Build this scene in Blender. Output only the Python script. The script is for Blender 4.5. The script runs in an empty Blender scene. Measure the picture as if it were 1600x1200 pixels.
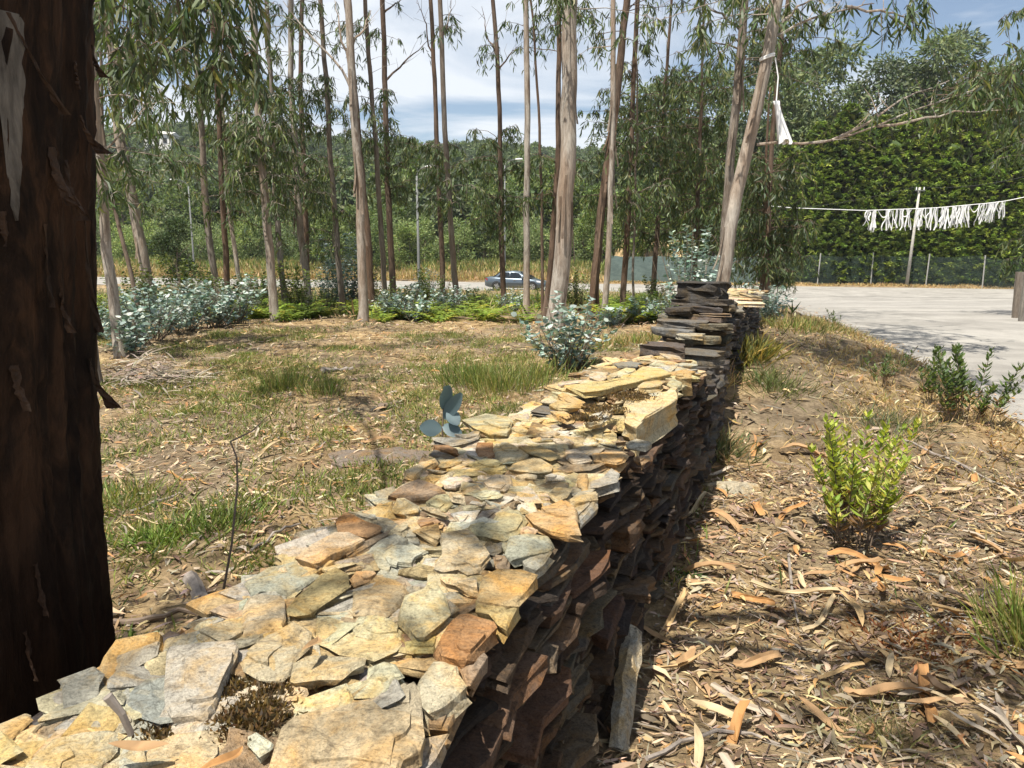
import bpy, math, random
import numpy as np
from mathutils import Vector, Matrix

random.seed(11)
rng = np.random.default_rng(11)
scene = bpy.context.scene
COL = scene.collection

# ---------------------------------------------------------------- camera
F_PX, PITCH, EYE = 1204.0, math.radians(10.5), 1.65
cam_data = bpy.data.cameras.new('camera')
cam_data.sensor_width = 36.0
cam_data.lens = 36.0 * F_PX / 1600.0
cam_data.clip_start = 0.05
cam_data.clip_end = 3000.0
cam = bpy.data.objects.new('camera', cam_data)
cam.location = (0, 0, EYE)
cam.rotation_euler = (math.radians(90) - PITCH, 0, 0)
COL.objects.link(cam)
scene.camera = cam

# ---------------------------------------------------------------- sky, sun, exposure
SUN_EL, SUN_AZ = math.radians(69), math.radians(-143)      # azimuth measured from +Y (ahead), negative = left; the sun stands high behind the viewer's left shoulder
sun_dir = Vector((math.sin(SUN_AZ) * math.cos(SUN_EL), math.cos(SUN_AZ) * math.cos(SUN_EL), math.sin(SUN_EL)))
world = bpy.data.worlds.new('World')
scene.world = world
world.use_nodes = True
wn, wl = world.node_tree.nodes, world.node_tree.links
wn.clear()
w_out = wn.new('ShaderNodeOutputWorld')
w_bg = wn.new('ShaderNodeBackground')
w_bg.inputs['Strength'].default_value = 0.06
w_sky = wn.new('ShaderNodeTexSky')
w_sky.sky_type = 'NISHITA'
w_sky.sun_disc = False
w_sky.sun_elevation = SUN_EL
w_sky.sun_rotation = SUN_AZ
w_sky.air_density = 1.0
w_sky.dust_density = 0.25
w_sky.ozone_density = 2.2
w_tc = wn.new('ShaderNodeTexCoord')
w_sep = wn.new('ShaderNodeSeparateXYZ')
wl.new(w_tc.outputs['Generated'], w_sep.inputs[0])
w_add = wn.new('ShaderNodeMath'); w_add.operation = 'ADD'; w_add.inputs[1].default_value = 0.10
w_abs = wn.new('ShaderNodeMath'); w_abs.operation = 'ABSOLUTE'
wl.new(w_sep.outputs[2], w_abs.inputs[0]); wl.new(w_abs.outputs[0], w_add.inputs[0])
w_dx = wn.new('ShaderNodeMath'); w_dx.operation = 'DIVIDE'
w_dy = wn.new('ShaderNodeMath'); w_dy.operation = 'DIVIDE'
wl.new(w_sep.outputs[0], w_dx.inputs[0]); wl.new(w_add.outputs[0], w_dx.inputs[1])
wl.new(w_sep.outputs[1], w_dy.inputs[0]); wl.new(w_add.outputs[0], w_dy.inputs[1])
w_cmb = wn.new('ShaderNodeCombineXYZ')
wl.new(w_dx.outputs[0], w_cmb.inputs[0]); wl.new(w_dy.outputs[0], w_cmb.inputs[1])
w_noi = wn.new('ShaderNodeTexNoise')
w_noi.inputs['Scale'].default_value = 0.62
w_noi.inputs['Detail'].default_value = 7.0
w_noi.inputs['Roughness'].default_value = 0.55
w_noi.inputs['Distortion'].default_value = 0.6
wl.new(w_cmb.outputs[0], w_noi.inputs['Vector'])
w_rmp = wn.new('ShaderNodeValToRGB')
w_rmp.color_ramp.elements[0].position = 0.42
w_rmp.color_ramp.elements[0].color = (0.08, 0.08, 0.08, 1)
w_rmp.color_ramp.elements[1].position = 0.55
w_rmp.color_ramp.elements[1].color = (0.93, 0.93, 0.93, 1)
wl.new(w_noi.outputs['Fac'], w_rmp.inputs[0])
w_mix = wn.new('ShaderNodeMixRGB')
w_mix.inputs[2].default_value = (8.3, 8.7, 9.2, 1)
wl.new(w_rmp.outputs[0], w_mix.inputs[0])
wl.new(w_sky.outputs[0], w_mix.inputs[1])
wl.new(w_mix.outputs[0], w_bg.inputs['Color'])
wl.new(w_bg.outputs[0], w_out.inputs['Surface'])

sun_data = bpy.data.lights.new('sun', 'SUN')
sun_data.energy = 5.0
sun_data.angle = math.radians(0.53)
sun_data.color = (1.0, 0.94, 0.83)
sun = bpy.data.objects.new('sun', sun_data)
sun.rotation_euler = (-sun_dir).to_track_quat('-Z', 'Y').to_euler()
sun.location = (0, 0, 40)
COL.objects.link(sun)

scene.view_settings.view_transform = 'Standard'
scene.view_settings.look = 'None'
scene.view_settings.exposure = 0.95
scene.view_settings.gamma = 1.0
scene.view_settings.use_curve_mapping = False
scene.render.engine = 'CYCLES'
scene.cycles.max_bounces = 6
scene.cycles.diffuse_bounces = 3
scene.cycles.transparent_max_bounces = 12

# ---------------------------------------------------------------- pixel <-> place
CP, SP = math.cos(PITCH), math.sin(PITCH)

def ray(u, v):
    a, b = (u - 800.0) / F_PX, (600.0 - v) / F_PX
    return Vector((a, CP + b * SP, -SP + b * CP))

def at_depth(u, v, Y):
    d = ray(u, v)
    t = Y / d.y
    return Vector((d.x * t, Y, EYE + d.z * t))

def at_z(u, v, z):
    d = ray(u, v)
    t = (z - EYE) / d.z
    return Vector((d.x * t, d.y * t, z))

def px_size(n, Y):                       # metres covered by n photo pixels at distance Y
    return n * Y / F_PX

# ---------------------------------------------------------------- ground shape
def ss(t):
    t = np.clip(t, 0, 1)
    return t * t * (3 - 2 * t)

_w = [(rng.uniform(-1, 1, 2), rng.uniform(0, 6.28)) for _ in range(24)]

def wob(x, y, s, k0=0, n=6):             # smooth pseudo noise about -1..1, wavelength about s
    r = 0
    for i in range(n):
        (d, p) = _w[(k0 + i) % 24]
        d = d / (np.hypot(*d) + 1e-6)
        r = r + np.sin((x * d[0] + y * d[1]) * 6.283 / s * (0.7 + 0.22 * i) + p)
    return r / (n * 0.62)

XL_Y = [-10, 2, 6.2, 10.3, 14, 20, 28, 33, 42, 52, 56, 62]
XL_X = [3.2, 3.6, 4.3, 5.2, 5.9, 7.2, 9.3, 10.4, 11.2, 10.2, 8.0, 4.0]
XR_Y = [-10, 6, 12, 18, 22, 26, 34, 44, 60]
XR_X = [9.0, 9.6, 10.6, 12.4, 15.5, 22, 34, 44, 50]

def road_left(y): return np.interp(y, XL_Y, XL_X)
def road_right(y): return np.interp(y, XR_Y, XR_X)
def main_near(x): return 57.5 - 0.25 * x
def main_far(x): return 69.5 - 0.25 * x

def road_in(x, y, m=0.0):                # >0 inside a road; metres from its edge, roughly
    a = np.minimum(np.minimum(x - road_left(y), road_right(y) - x), 62 - y)
    b = np.minimum(y - main_near(x), main_far(x) - y)
    return np.maximum(a, b)

def gsmooth(x, y):
    z = -2.0 * ss((y - 13.0) / 40.0)
    d = y - main_far(x)
    z = z + 0.9 * ss((d - 1.0) / 9.0)
    hill = ss((y - 88.0) / 270.0) * (30.0 + 10.0 * ss((x + 20) / 170.0) + 6 * ss((-x - 30) / 80.0) + 2.5 * wob(x, y, 150, 3))
    return z + np.where(d > 0, hill, 0)

def gheight(x, y):
    x = np.asarray(x, float); y = np.asarray(y, float)
    z = gsmooth(x, y)
    ri = road_in(x, y)
    off = 1 - ss((ri + 0.02) / 0.3)
    edge = 0.37 * y - 0.58                               # right edge line of the wall
    dn = (x - edge) * 0.938
    mound = 0.42 * ss((y - 4.6) / 3.2) * (1 - ss((y - 9.5) / 9.0)) * np.exp(-((dn - 0.2) / 1.5) ** 2)
    bumps = 0.035 * wob(x, y, 2.3, 0) + 0.018 * wob(x, y, 0.8, 7) + 0.06 * wob(x, y, 7.0, 13)
    verge = 0.07
    isl = 0.16 * np.exp(-(((x - 11.6) / 1.7) ** 2 + ((y - 17.2) / 1.2) ** 2) * 1.2)
    return z + (mound + bumps + verge) * off - 0.14 * (1 - off) + isl * off

def gz(x, y): return float(gheight(np.array([x]), np.array([y]))[0])

# ---------------------------------------------------------------- object helpers
def tag(o, label=None, cat=None, group=None, kind=None):
    if label: o['label'] = label
    if cat: o['category'] = cat
    if group: o['group'] = group
    if kind: o['kind'] = kind
    return o

def empty(name, loc=(0, 0, 0)):
    o = bpy.data.objects.new(name, None)
    o.location = loc
    o.empty_display_size = 0.2
    COL.objects.link(o)
    return o

def mesh_data(name, V, F, mat, col=None, smooth=False):
    me = bpy.data.meshes.new(name)
    V = np.asarray(V, float)
    me.from_pydata(V.tolist(), [], F if isinstance(F, list) else F.tolist())
    if col is not None:
        a = me.attributes.new('col', 'FLOAT_COLOR', 'POINT')
        c = np.ones((len(V), 4), np.float32)
        c[:, :3] = col
        a.data.foreach_set('color', c.ravel())
    if smooth:
        me.polygons.foreach_set('use_smooth', np.ones(len(me.polygons), bool))
    if mat is not None:
        me.materials.append(mat)
    me.update()
    return me

def link(name, me, parent=None, loc=None):
    o = bpy.data.objects.new(name, me)
    if loc is not None: o.location = loc
    COL.objects.link(o)
    if parent is not None: o.parent = parent
    return o

def mobj(name, V, F, mat, parent=None, col=None, smooth=False, center=False):
    """mesh in world coordinates; child of parent keeps world place (parents are unrotated)"""
    V = np.asarray(V, float)
    base = np.array(parent.location) if parent is not None else np.zeros(3)
    loc = np.zeros(3)
    if center:
        loc = V.mean(0)
    o = link(name, mesh_data(name, V - loc, F, mat, col, smooth), parent, tuple(loc - base))
    return o

class MB:
    """collects verts/faces/colours"""
    def __init__(s): s.V = []; s.F = []; s.C = []; s.n = 0
    def add(s, V, F, c=None):
        V = np.asarray(V, float)
        s.V.append(V)
        n = s.n
        if isinstance(F, np.ndarray):
            s.F.extend((F + n).tolist())
        else:
            s.F.extend([[i + n for i in f] for f in F])
        if c is not None:
            c = np.asarray(c, float)
            s.C.append(np.broadcast_to(c, (len(V), 3)))
        s.n += len(V)
        return s
    def box(s, c, d, c3=None, rz=0.0):
        c = np.array(c, float); d = np.array(d, float) / 2
        P = np.array([[x, y, z] for z in (-1, 1) for y in (-1, 1) for x in (-1, 1)], float) * d
        if rz:
            R = np.array([[math.cos(rz), -math.sin(rz), 0], [math.sin(rz), math.cos(rz), 0], [0, 0, 1]])
            P = P @ R.T
        return s.add(P + c, [[0, 2, 3, 1], [4, 5, 7, 6], [0, 1, 5, 4], [2, 6, 7, 3], [0, 4, 6, 2], [1, 3, 7, 5]], c3)
    def obj(s, name, mat, parent=None, smooth=False, center=False):
        V = np.vstack(s.V)
        C = np.vstack(s.C) if s.C else None
        return mobj(name, V, s.F, mat, parent, C, smooth, center)
    def data(s, name, mat, smooth=False):
        return mesh_data(name, np.vstack(s.V), s.F, mat, np.vstack(s.C) if s.C else None, smooth)

def tube(pts, rad, n=8, rough=0.0, cap=True):
    P = np.asarray(pts, float); m = len(P)
    R = np.broadcast_to(np.asarray(rad, float), (m,))
    T = np.gradient(P, axis=0)
    T /= np.linalg.norm(T, axis=1)[:, None] + 1e-9
    ref = np.array([0, 1, 0.02]) if abs(T[0][1]) < 0.9 else np.array([1, 0, 0.02])
    A = np.cross(T, ref); A /= np.linalg.norm(A, axis=1)[:, None] + 1e-9
    B = np.cross(T, A)
    th = np.linspace(0, 2 * np.pi, n, endpoint=False)
    rr = R[:, None] * (1 + rough * rng.uniform(-1, 1, (m, n)))
    V = P[:, None, :] + rr[..., None] * (np.cos(th)[None, :, None] * A[:, None, :] + np.sin(th)[None, :, None] * B[:, None, :])
    i = np.arange(m - 1)[:, None] * n; j = np.arange(n)[None, :]
    a = i + j; b = i + (j + 1) % n
    F = np.stack([a, b, b + n, a + n], -1).reshape(-1, 4).tolist()
    if cap:
        F.append(list(range(n))[::-1]); F.append([(m - 1) * n + k for k in range(n)])
    return V.reshape(-1, 3), F

def unit(a): return a / (np.linalg.norm(a, axis=-1, keepdims=True) + 1e-9)

def leaves(P, D, N, L, W, curl=0.0, sickle=0.0, segs=3):
    """leaf blades: base P, direction D, face normal hint N; 6 verts, 4 tris each (segs=3) or a diamond (segs=1)"""
    P = np.asarray(P, float); n = len(P)
    D = unit(np.asarray(D, float)); S = unit(np.cross(D, N)); N = np.cross(S, D)
    L = np.broadcast_to(L, (n,))[:, None]; W = np.broadcast_to(W, (n,))[:, None] / 2
    curl = np.broadcast_to(curl, (n,))[:, None]; sickle = np.broadcast_to(sickle, (n,))[:, None]
    def pt(t, s):
        off = curl * L * (4 * t * (1 - t)) if True else 0
        return P + D * L * t + N * off + S * (sickle * L * 4 * t * (1 - t)) + S * W * s
    if segs == 1:
        V = np.stack([pt(0, 0), pt(.45, 1), pt(1, 0), pt(.45, -1)], 1)
        F = np.array([[0, 1, 2, 3]])
        F = (np.arange(n)[:, None, None] * 4 + F[None]).reshape(-1, 4).tolist()
        return V.reshape(-1, 3), F, 4
    V = np.stack([pt(0, 0), pt(.3, .95), pt(.3, -.95), pt(.68, .85), pt(.68, -.85), pt(1, 0)], 1)
    b = np.arange(n)[:, None] * 6
    F = np.concatenate([b + np.array([[0, 1, 2]])]).tolist() + (b + np.array([[1, 3, 4, 2]])).tolist() + (b + np.array([[3, 5, 4]])).tolist()
    return V.reshape(-1, 3), F, 6

def rdir(n):
    v = rng.normal(size=(n, 3)); return unit(v)

def pick(cols, n, jit=0.15, p=None):
    cols = np.asarray(cols, float)
    i = rng.choice(len(cols), n, p=p)
    return np.clip(cols[i] * (1 + rng.normal(0, jit, (n, 1))) * (1 + rng.normal(0, jit * .35, (n, 3))), 0.004, 0.9)

# ---------------------------------------------------------------- materials
def nmat(name, rough=0.8, spec=0.3):
    m = bpy.data.materials.new(name)
    m.use_nodes = True
    nt = m.node_tree
    b = nt.nodes['Principled BSDF']
    b.inputs['Roughness'].default_value = rough
    b.inputs['Specular IOR Level'].default_value = spec
    return m, nt, b

def noise(nt, vec, scale, detail=5, rough=0.55, dist=0.0):
    n = nt.nodes.new('ShaderNodeTexNoise')
    n.inputs['Scale'].default_value = scale
    n.inputs['Detail'].default_value = detail
    n.inputs['Roughness'].default_value = rough
    n.inputs['Distortion'].default_value = dist
    if vec is not None: nt.links.new(vec, n.inputs['Vector'])
    return n.outputs['Fac']

def ramp(nt, fac, stops):
    r = nt.nodes.new('ShaderNodeValToRGB')
    e = r.color_ramp.elements
    while len(e) < len(stops): e.new(0.5)
    for k, (p, c) in enumerate(stops):
        e[k].position = p
        e[k].color = (*c, 1) if isinstance(c, (tuple, list)) else (c, c, c, 1)
    nt.links.new(fac, r.inputs[0])
    return r.outputs[0]

def mixc(nt, fac, a, b, mode='MIX'):
    m = nt.nodes.new('ShaderNodeMixRGB'); m.blend_type = mode
    for i, x in ((0, fac), (1, a), (2, b)):
        if isinstance(x, (int, float)): m.inputs[i].default_value = x
        elif isinstance(x, tuple): m.inputs[i].default_value = (*x, 1)
        else: nt.links.new(x, m.inputs[i])
    return m.outputs[0]

def mapping(nt, scale, src='pos'):
    if src == 'pos':
        g = nt.nodes.new('ShaderNodeNewGeometry'); o = g.outputs['Position']
    else:
        g = nt.nodes.new('ShaderNodeTexCoord'); o = g.outputs['Object']
    mp = nt.nodes.new('ShaderNodeMapping')
    mp.inputs['Scale'].default_value = scale
    nt.links.new(o, mp.inputs['Vector'])
    return mp.outputs[0]

def bump(nt, b, h, dist, strength=1.0, prev=None):
    n = nt.nodes.new('ShaderNodeBump')
    n.inputs['Distance'].default_value = dist
    n.inputs['Strength'].default_value = strength
    nt.links.new(h, n.inputs['Height'])
    if prev is not None: nt.links.new(prev, n.inputs['Normal'])
    nt.links.new(n.outputs[0], b.inputs['Normal'])
    return n.outputs[0]

def attr(nt, name='col'):
    a = nt.nodes.new('ShaderNodeAttribute'); a.attribute_name = name
    return a.outputs['Color']

def plain(name, c, rough=0.7, spec=0.3, metal=0.0, var=0.15, scale=6.0):
    m, nt, b = nmat(name, rough, spec)
    v = mapping(nt, (1, 1, 1))
    f = noise(nt, v, scale, 6, 0.65)
    k = tuple(x * (1 - var) for x in c); l = tuple(min(1, x * (1 + var)) for x in c)
    nt.links.new(ramp(nt, f, [(0.3, k), (0.7, l)]), b.inputs['Base Color'])
    b.inputs['Metallic'].default_value = metal
    return m

def leafmat(name, rough=0.5, trans=0.35, tint=(1.25, 1.3, 0.7), use_attr=True, base=(0.07, 0.1, 0.04), objvar=0.0):
    m, nt, b = nmat(name, rough, 0.35)
    c = attr(nt) if use_attr else None
    if c is None:
        rgb = nt.nodes.new('ShaderNodeRGB'); rgb.outputs[0].default_value = (*base, 1); c = rgb.outputs[0]
    if objvar:
        oi = nt.nodes.new('ShaderNodeObjectInfo')
        c = mixc(nt, 1.0, c, ramp(nt, oi.outputs['Random'], [(0.0, (1 - objvar, 1 - objvar, 1 - objvar * .6)), (0.5, (1, 1, 1)), (1.0, (1 + objvar * .8, 1 + objvar * .7, 1))]), 'MULTIPLY')
    nt.links.new(c, b.inputs['Base Color'])
    t = nt.nodes.new('ShaderNodeBsdfTranslucent')
    nt.links.new(mixc(nt, 1.0, c, tint, 'MULTIPLY'), t.inputs['Color'])
    mx = nt.nodes.new('ShaderNodeMixShader'); mx.inputs[0].default_value = trans
    out = nt.nodes['Material Output']
    nt.links.new(b.outputs[0], mx.inputs[1]); nt.links.new(t.outputs[0], mx.inputs[2])
    nt.links.new(mx.outputs[0], out.inputs['Surface'])
    return m

M = {}
M['leaf'] = leafmat('eucalyptus_leaf')
M['glaucous'] = leafmat('glaucous_leaf', 0.45, 0.2, (1.1, 1.2, 0.8))
M['herb'] = leafmat('herb_leaf', 0.55, 0.4, (1.3, 1.3, 0.6))
M['far_leaf'] = leafmat('woodland_leaf', 0.7, 0.3, (1.2, 1.25, 0.7), objvar=0.35)
M['conifer'] = leafmat('conifer_spray', 0.65, 0.22, (1.2, 1.3, 0.6), objvar=0.12)
M['dry'] = leafmat('dry_leaf', 0.75, 0.12, (1.1, 1.0, 0.8))
M['grass'] = leafmat('grass_blade', 0.6, 0.35, (1.2, 1.2, 0.7))

def ground_mat():
    m, nt, b = nmat('forest_floor', 0.95, 0.1)
    v = mapping(nt, (1, 1, 1))
    big = noise(nt, v, 0.55, 6, 0.6)
    mid = noise(nt, v, 4.5, 8, 0.7)
    fine = noise(nt, v, 38, 6, 0.7)
    litter = ramp(nt, mid, [(0.28, (0.085, 0.055, 0.032)), (0.45, (0.24, 0.165, 0.085)), (0.6, (0.40, 0.29, 0.155)), (0.78, (0.52, 0.40, 0.25))])
    soil = ramp(nt, mid, [(0.3, (0.085, 0.062, 0.04)), (0.7, (0.28, 0.22, 0.145))])
    c = mixc(nt, ramp(nt, big, [(0.42, 0.0), (0.58, 1.0)]), litter, soil)
    c = mixc(nt, 0.8, c, ramp(nt, fine, [(0.3, 0.42), (0.5, 0.95), (0.72, 1.35)]), 'MULTIPLY')
    # distance: green floor below the wooded hill
    g = nt.nodes.new('ShaderNodeNewGeometry'); s = nt.nodes.new('ShaderNodeSeparateXYZ')
    nt.links.new(g.outputs['Position'], s.inputs[0])
    mr = nt.nodes.new('ShaderNodeMapRange'); mr.inputs['From Min'].default_value = 80; mr.inputs['From Max'].default_value = 100
    nt.links.new(s.outputs[1], mr.inputs['Value'])
    c = mixc(nt, mr.outputs[0], c, ramp(nt, mid, [(0.3, (0.03, 0.045, 0.02)), (0.7, (0.09, 0.11, 0.045))]))
    nt.links.new(c, b.inputs['Base Color'])
    add = nt.nodes.new('ShaderNodeMath'); add.operation = 'MULTIPLY_ADD'; add.inputs[1].default_value = 0.5
    nt.links.new(fine, add.inputs[0]); nt.links.new(mid, add.inputs[2])
    bump(nt, b, add.outputs[0], 0.06, 0.9)
    return m
M['ground'] = ground_mat()

def asphalt_mat():
    m, nt, b = nmat('worn_asphalt', 0.9, 0.25)
    v = mapping(nt, (1, 1, 1))
    big = noise(nt, mapping(nt, (0.35, 0.35, 1)), 1.0, 6, 0.6)
    streak = noise(nt, mapping(nt, (0.12, 1.1, 1)), 1.0, 5, 0.6)
    fine = noise(nt, v, 70, 3, 0.7)
    c = ramp(nt, big, [(0.3, (0.215, 0.203, 0.185)), (0.7, (0.305, 0.29, 0.265))])
    c = mixc(nt, 0.4, c, ramp(nt, streak, [(0.35, 0.66), (0.6, 1.12)]), 'MULTIPLY')
    c = mixc(nt, 0.7, c, ramp(nt, noise(nt, v, 0.9, 7, 0.7, 1.0), [(0.36, 0.68), (0.55, 1.05)]), 'MULTIPLY')
    c = mixc(nt, 0.8, c, ramp(nt, fine, [(0.3, 0.7), (0.7, 1.3)]), 'MULTIPLY')
    # cracks
    vo = nt.nodes.new('ShaderNodeTexVoronoi'); vo.feature = 'DISTANCE_TO_EDGE'; vo.inputs['Scale'].default_value = 0.55
    nv = nt.nodes.new('ShaderNodeMixRGB'); nv.inputs[0].default_value = 0.35
    nn = nt.nodes.new('ShaderNodeTexNoise'); nn.inputs['Scale'].default_value = 1.6; nt.links.new(v, nn.inputs['Vector'])
    nt.links.new(v, nv.inputs[1]); nt.links.new(nn.outputs['Color'], nv.inputs[2]); nt.links.new(nv.outputs[0], vo.inputs['Vector'])
    c = mixc(nt, ramp(nt, vo.outputs['Distance'], [(0.0, 0.22), (0.006, 0.0)]), c, (0.09, 0.085, 0.08))
    nt.links.new(c, b.inputs['Base Color'])
    bump(nt, b, fine, 0.006, 0.7)
    return m
M['asphalt'] = asphalt_mat()

def stone_mat():
    m, nt, b = nmat('schist_stone', 0.85, 0.25)
    v = mapping(nt, (1, 1, 1))
    base = attr(nt)
    n1 = noise(nt, v, 7, 8, 0.7, 0.8)
    n2 = noise(nt, v, 3.2, 6, 0.6)
    n3 = noise(nt, v, 55, 6, 0.75)
    n4 = noise(nt, mapping(nt, (14, 14, 5)), 1.0, 8, 0.7, 1.6)
    c = mixc(nt, ramp(nt, n1, [(0.44, 0.0), (0.62, 0.9)]), base, mixc(nt, 1.0, base, (1.12, 0.84, 0.46), 'MULTIPLY'))
    c = mixc(nt, ramp(nt, n2, [(0.52, 0.0), (0.68, 0.65)]), c, mixc(nt, 1.0, base, (0.78, 0.84, 0.92), 'MULTIPLY'))
    c = mixc(nt, ramp(nt, n4, [(0.34, 0.8), (0.46, 0.0)]), c, mixc(nt, 1.0, base, (0.42, 0.40, 0.38), 'MULTIPLY'))
    c = mixc(nt, ramp(nt, n4, [(0.66, 0.0), (0.78, 0.6)]), c, mixc(nt, 1.0, base, (1.25, 1.28, 1.3), 'MULTIPLY'))
    c = mixc(nt, 0.85, c, ramp(nt, n3, [(0.30, 0.40), (0.48, 0.98), (0.72, 1.3)]), 'MULTIPLY')
    n5 = noise(nt, v, 160, 4, 0.8)
    c = mixc(nt, 0.7, c, ramp(nt, n5, [(0.34, 0.45), (0.5, 1.0), (0.7, 1.25)]), 'MULTIPLY')
    nt.links.new(c, b.inputs['Base Color'])
    lay = noise(nt, mapping(nt, (5, 5, 75)), 1.0, 5, 0.7, 0.5)
    p = bump(nt, b, lay, 0.018, 0.8)
    p = bump(nt, b, n1, 0.03, 0.55, p)
    p = bump(nt, b, n4, 0.02, 0.8, p)
    bump(nt, b, n3, 0.009, 0.9, p)
    return m
M['stone'] = stone_mat()

def bark_mat(name, pale, mid, dark, patch=0.5, spec=0.25):
    m, nt, b = nmat(name, 0.75, spec)
    v = mapping(nt, (9, 9, 1.7))
    n1 = noise(nt, v, 1.0, 8, 0.7, 1.1)
    n2 = noise(nt, mapping(nt, (34, 34, 6.0)), 1.0, 6, 0.75, 0.6)
    n3 = noise(nt, mapping(nt, (2.2, 2.2, 0.5)), 1.0, 4, 0.6)
    c = ramp(nt, n1, [(0.34, dark), (0.46, mid), (0.60, pale)])
    c = mixc(nt, ramp(nt, n3, [(patch - .08, 0.0), (patch + .12, 0.7)]), c, mixc(nt, 1.0, mid, (1.0, 0.82, 0.68), 'MULTIPLY'))
    c = mixc(nt, 0.7, c, ramp(nt, n2, [(0.32, 0.45), (0.6, 1.2)]), 'MULTIPLY')
    c = mixc(nt, 0.35, c, attr(nt), 'MULTIPLY')
    nt.links.new(c, b.inputs['Base Color'])
    p = bump(nt, b, n1, 0.02, 0.6)
    bump(nt, b, n2, 0.008, 0.8, p)
    return m
M['bark_pale'] = bark_mat('pale_eucalyptus_bark', (0.41, 0.375, 0.33), (0.27, 0.235, 0.20), (0.12, 0.09, 0.07))
M['bark_grey'] = bark_mat('grey_eucalyptus_bark', (0.25, 0.22, 0.19), (0.16, 0.135, 0.112), (0.075, 0.057, 0.045))
M['bark_dark'] = bark_mat('dark_shaggy_bark', (0.17, 0.12, 0.09), (0.10, 0.07, 0.05), (0.035, 0.025, 0.02))
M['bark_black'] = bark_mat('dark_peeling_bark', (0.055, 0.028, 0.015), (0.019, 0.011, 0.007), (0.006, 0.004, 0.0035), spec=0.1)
M['twig'] = plain('twig_bark', (0.16, 0.12, 0.09), 0.8, var=0.3, scale=20)

# ================================================================ ground and roads
def spread(a0, a1, d0, grow, dmax):
    r = [a0]; d = d0
    while r[-1] < a1:
        r.append(r[-1] + d); d = min(d * grow, dmax)
    return r

gy = [-12, -8, -5, -3, -2] + spread(-1.5, 640, 0.09, 1.017, 60)
px_ = spread(0, 560, 0.10, 1.03, 60)
gx = sorted(set([-a for a in px_[1:]] + px_))
GX, GY = np.meshgrid(np.array(gx), np.array(gy))
GZ = gheight(GX, GY)
ny, nx = GX.shape
idx = np.arange(ny * nx).reshape(ny, nx)
GF = np.stack([idx[:-1, :-1], idx[:-1, 1:], idx[1:, 1:], idx[1:, :-1]], -1).reshape(-1, 4)
ground = mobj('ground', np.stack([GX, GY, GZ], -1).reshape(-1, 3), GF, M['ground'], smooth=True)
tag(ground, 'brown litter covered ground sloping to the road and wooded hill', kind='structure')

mb = MB()
ys = np.concatenate([np.arange(-10, 24, 0.5), np.arange(24, 58.1, 1.0)])
K = 24
for k, y in enumerate(ys):
    xs = np.linspace(float(road_left(y)) , float(road_right(y)), K)
    jag = 0.06 * math.sin(y * 3.1) + 0.05 * math.sin(y * 7.7 + 1)
    xs[0] += jag
    mb.V.append(np.stack([xs, np.full(K, y), gsmooth(xs, np.full(K, y)) + 0.0], -1))
mb.n = len(ys) * K
ii = np.arange(mb.n).reshape(len(ys), K)
mb.F = np.stack([ii[:-1, :-1], ii[:-1, 1:], ii[1:, 1:], ii[1:, :-1]], -1).reshape(-1, 4).tolist()
tag(mb.obj('side_road', M['asphalt'], smooth=True), 'pale worn asphalt side road curving along the verge', kind='structure')
mb = MB()
xs = np.arange(-120, 121, 3.0)
T = np.linspace(0, 1, 7)
V = np.array([[x, main_near(x) + (main_far(x) - main_near(x)) * t, float(gsmooth(x, main_near(x) + (main_far(x) - main_near(x)) * t)) + 0.012] for x in xs for t in T])
ii = np.arange(len(V)).reshape(len(xs), 7)
tag(mobj('main_road', V, np.stack([ii[:-1, :-1], ii[1:, :-1], ii[1:, 1:], ii[:-1, 1:]], -1).reshape(-1, 4), M['asphalt'], smooth=True),
    'pale asphalt road crossing behind the trees', kind='structure')

# ================================================================ dry stone wall
CREAM, OCHRE, GREY, RUST, WHITE, DGREY, BROWN, TAN = ((.49, .425, .29), (.46, .345, .175), (.37, .345, .285), (.37, .21, .105),
                                                  (.52, .485, .40), (.20, .187, .165), (.28, .21, .135), (.46, .38, .235))
CC = dict(c=CREAM, o=OCHRE, g=GREY, r=RUST, w=WHITE, d=DGREY, b=BROWN, t=TAN)
STONES = []            # dicts: V, F, col, score

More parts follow.
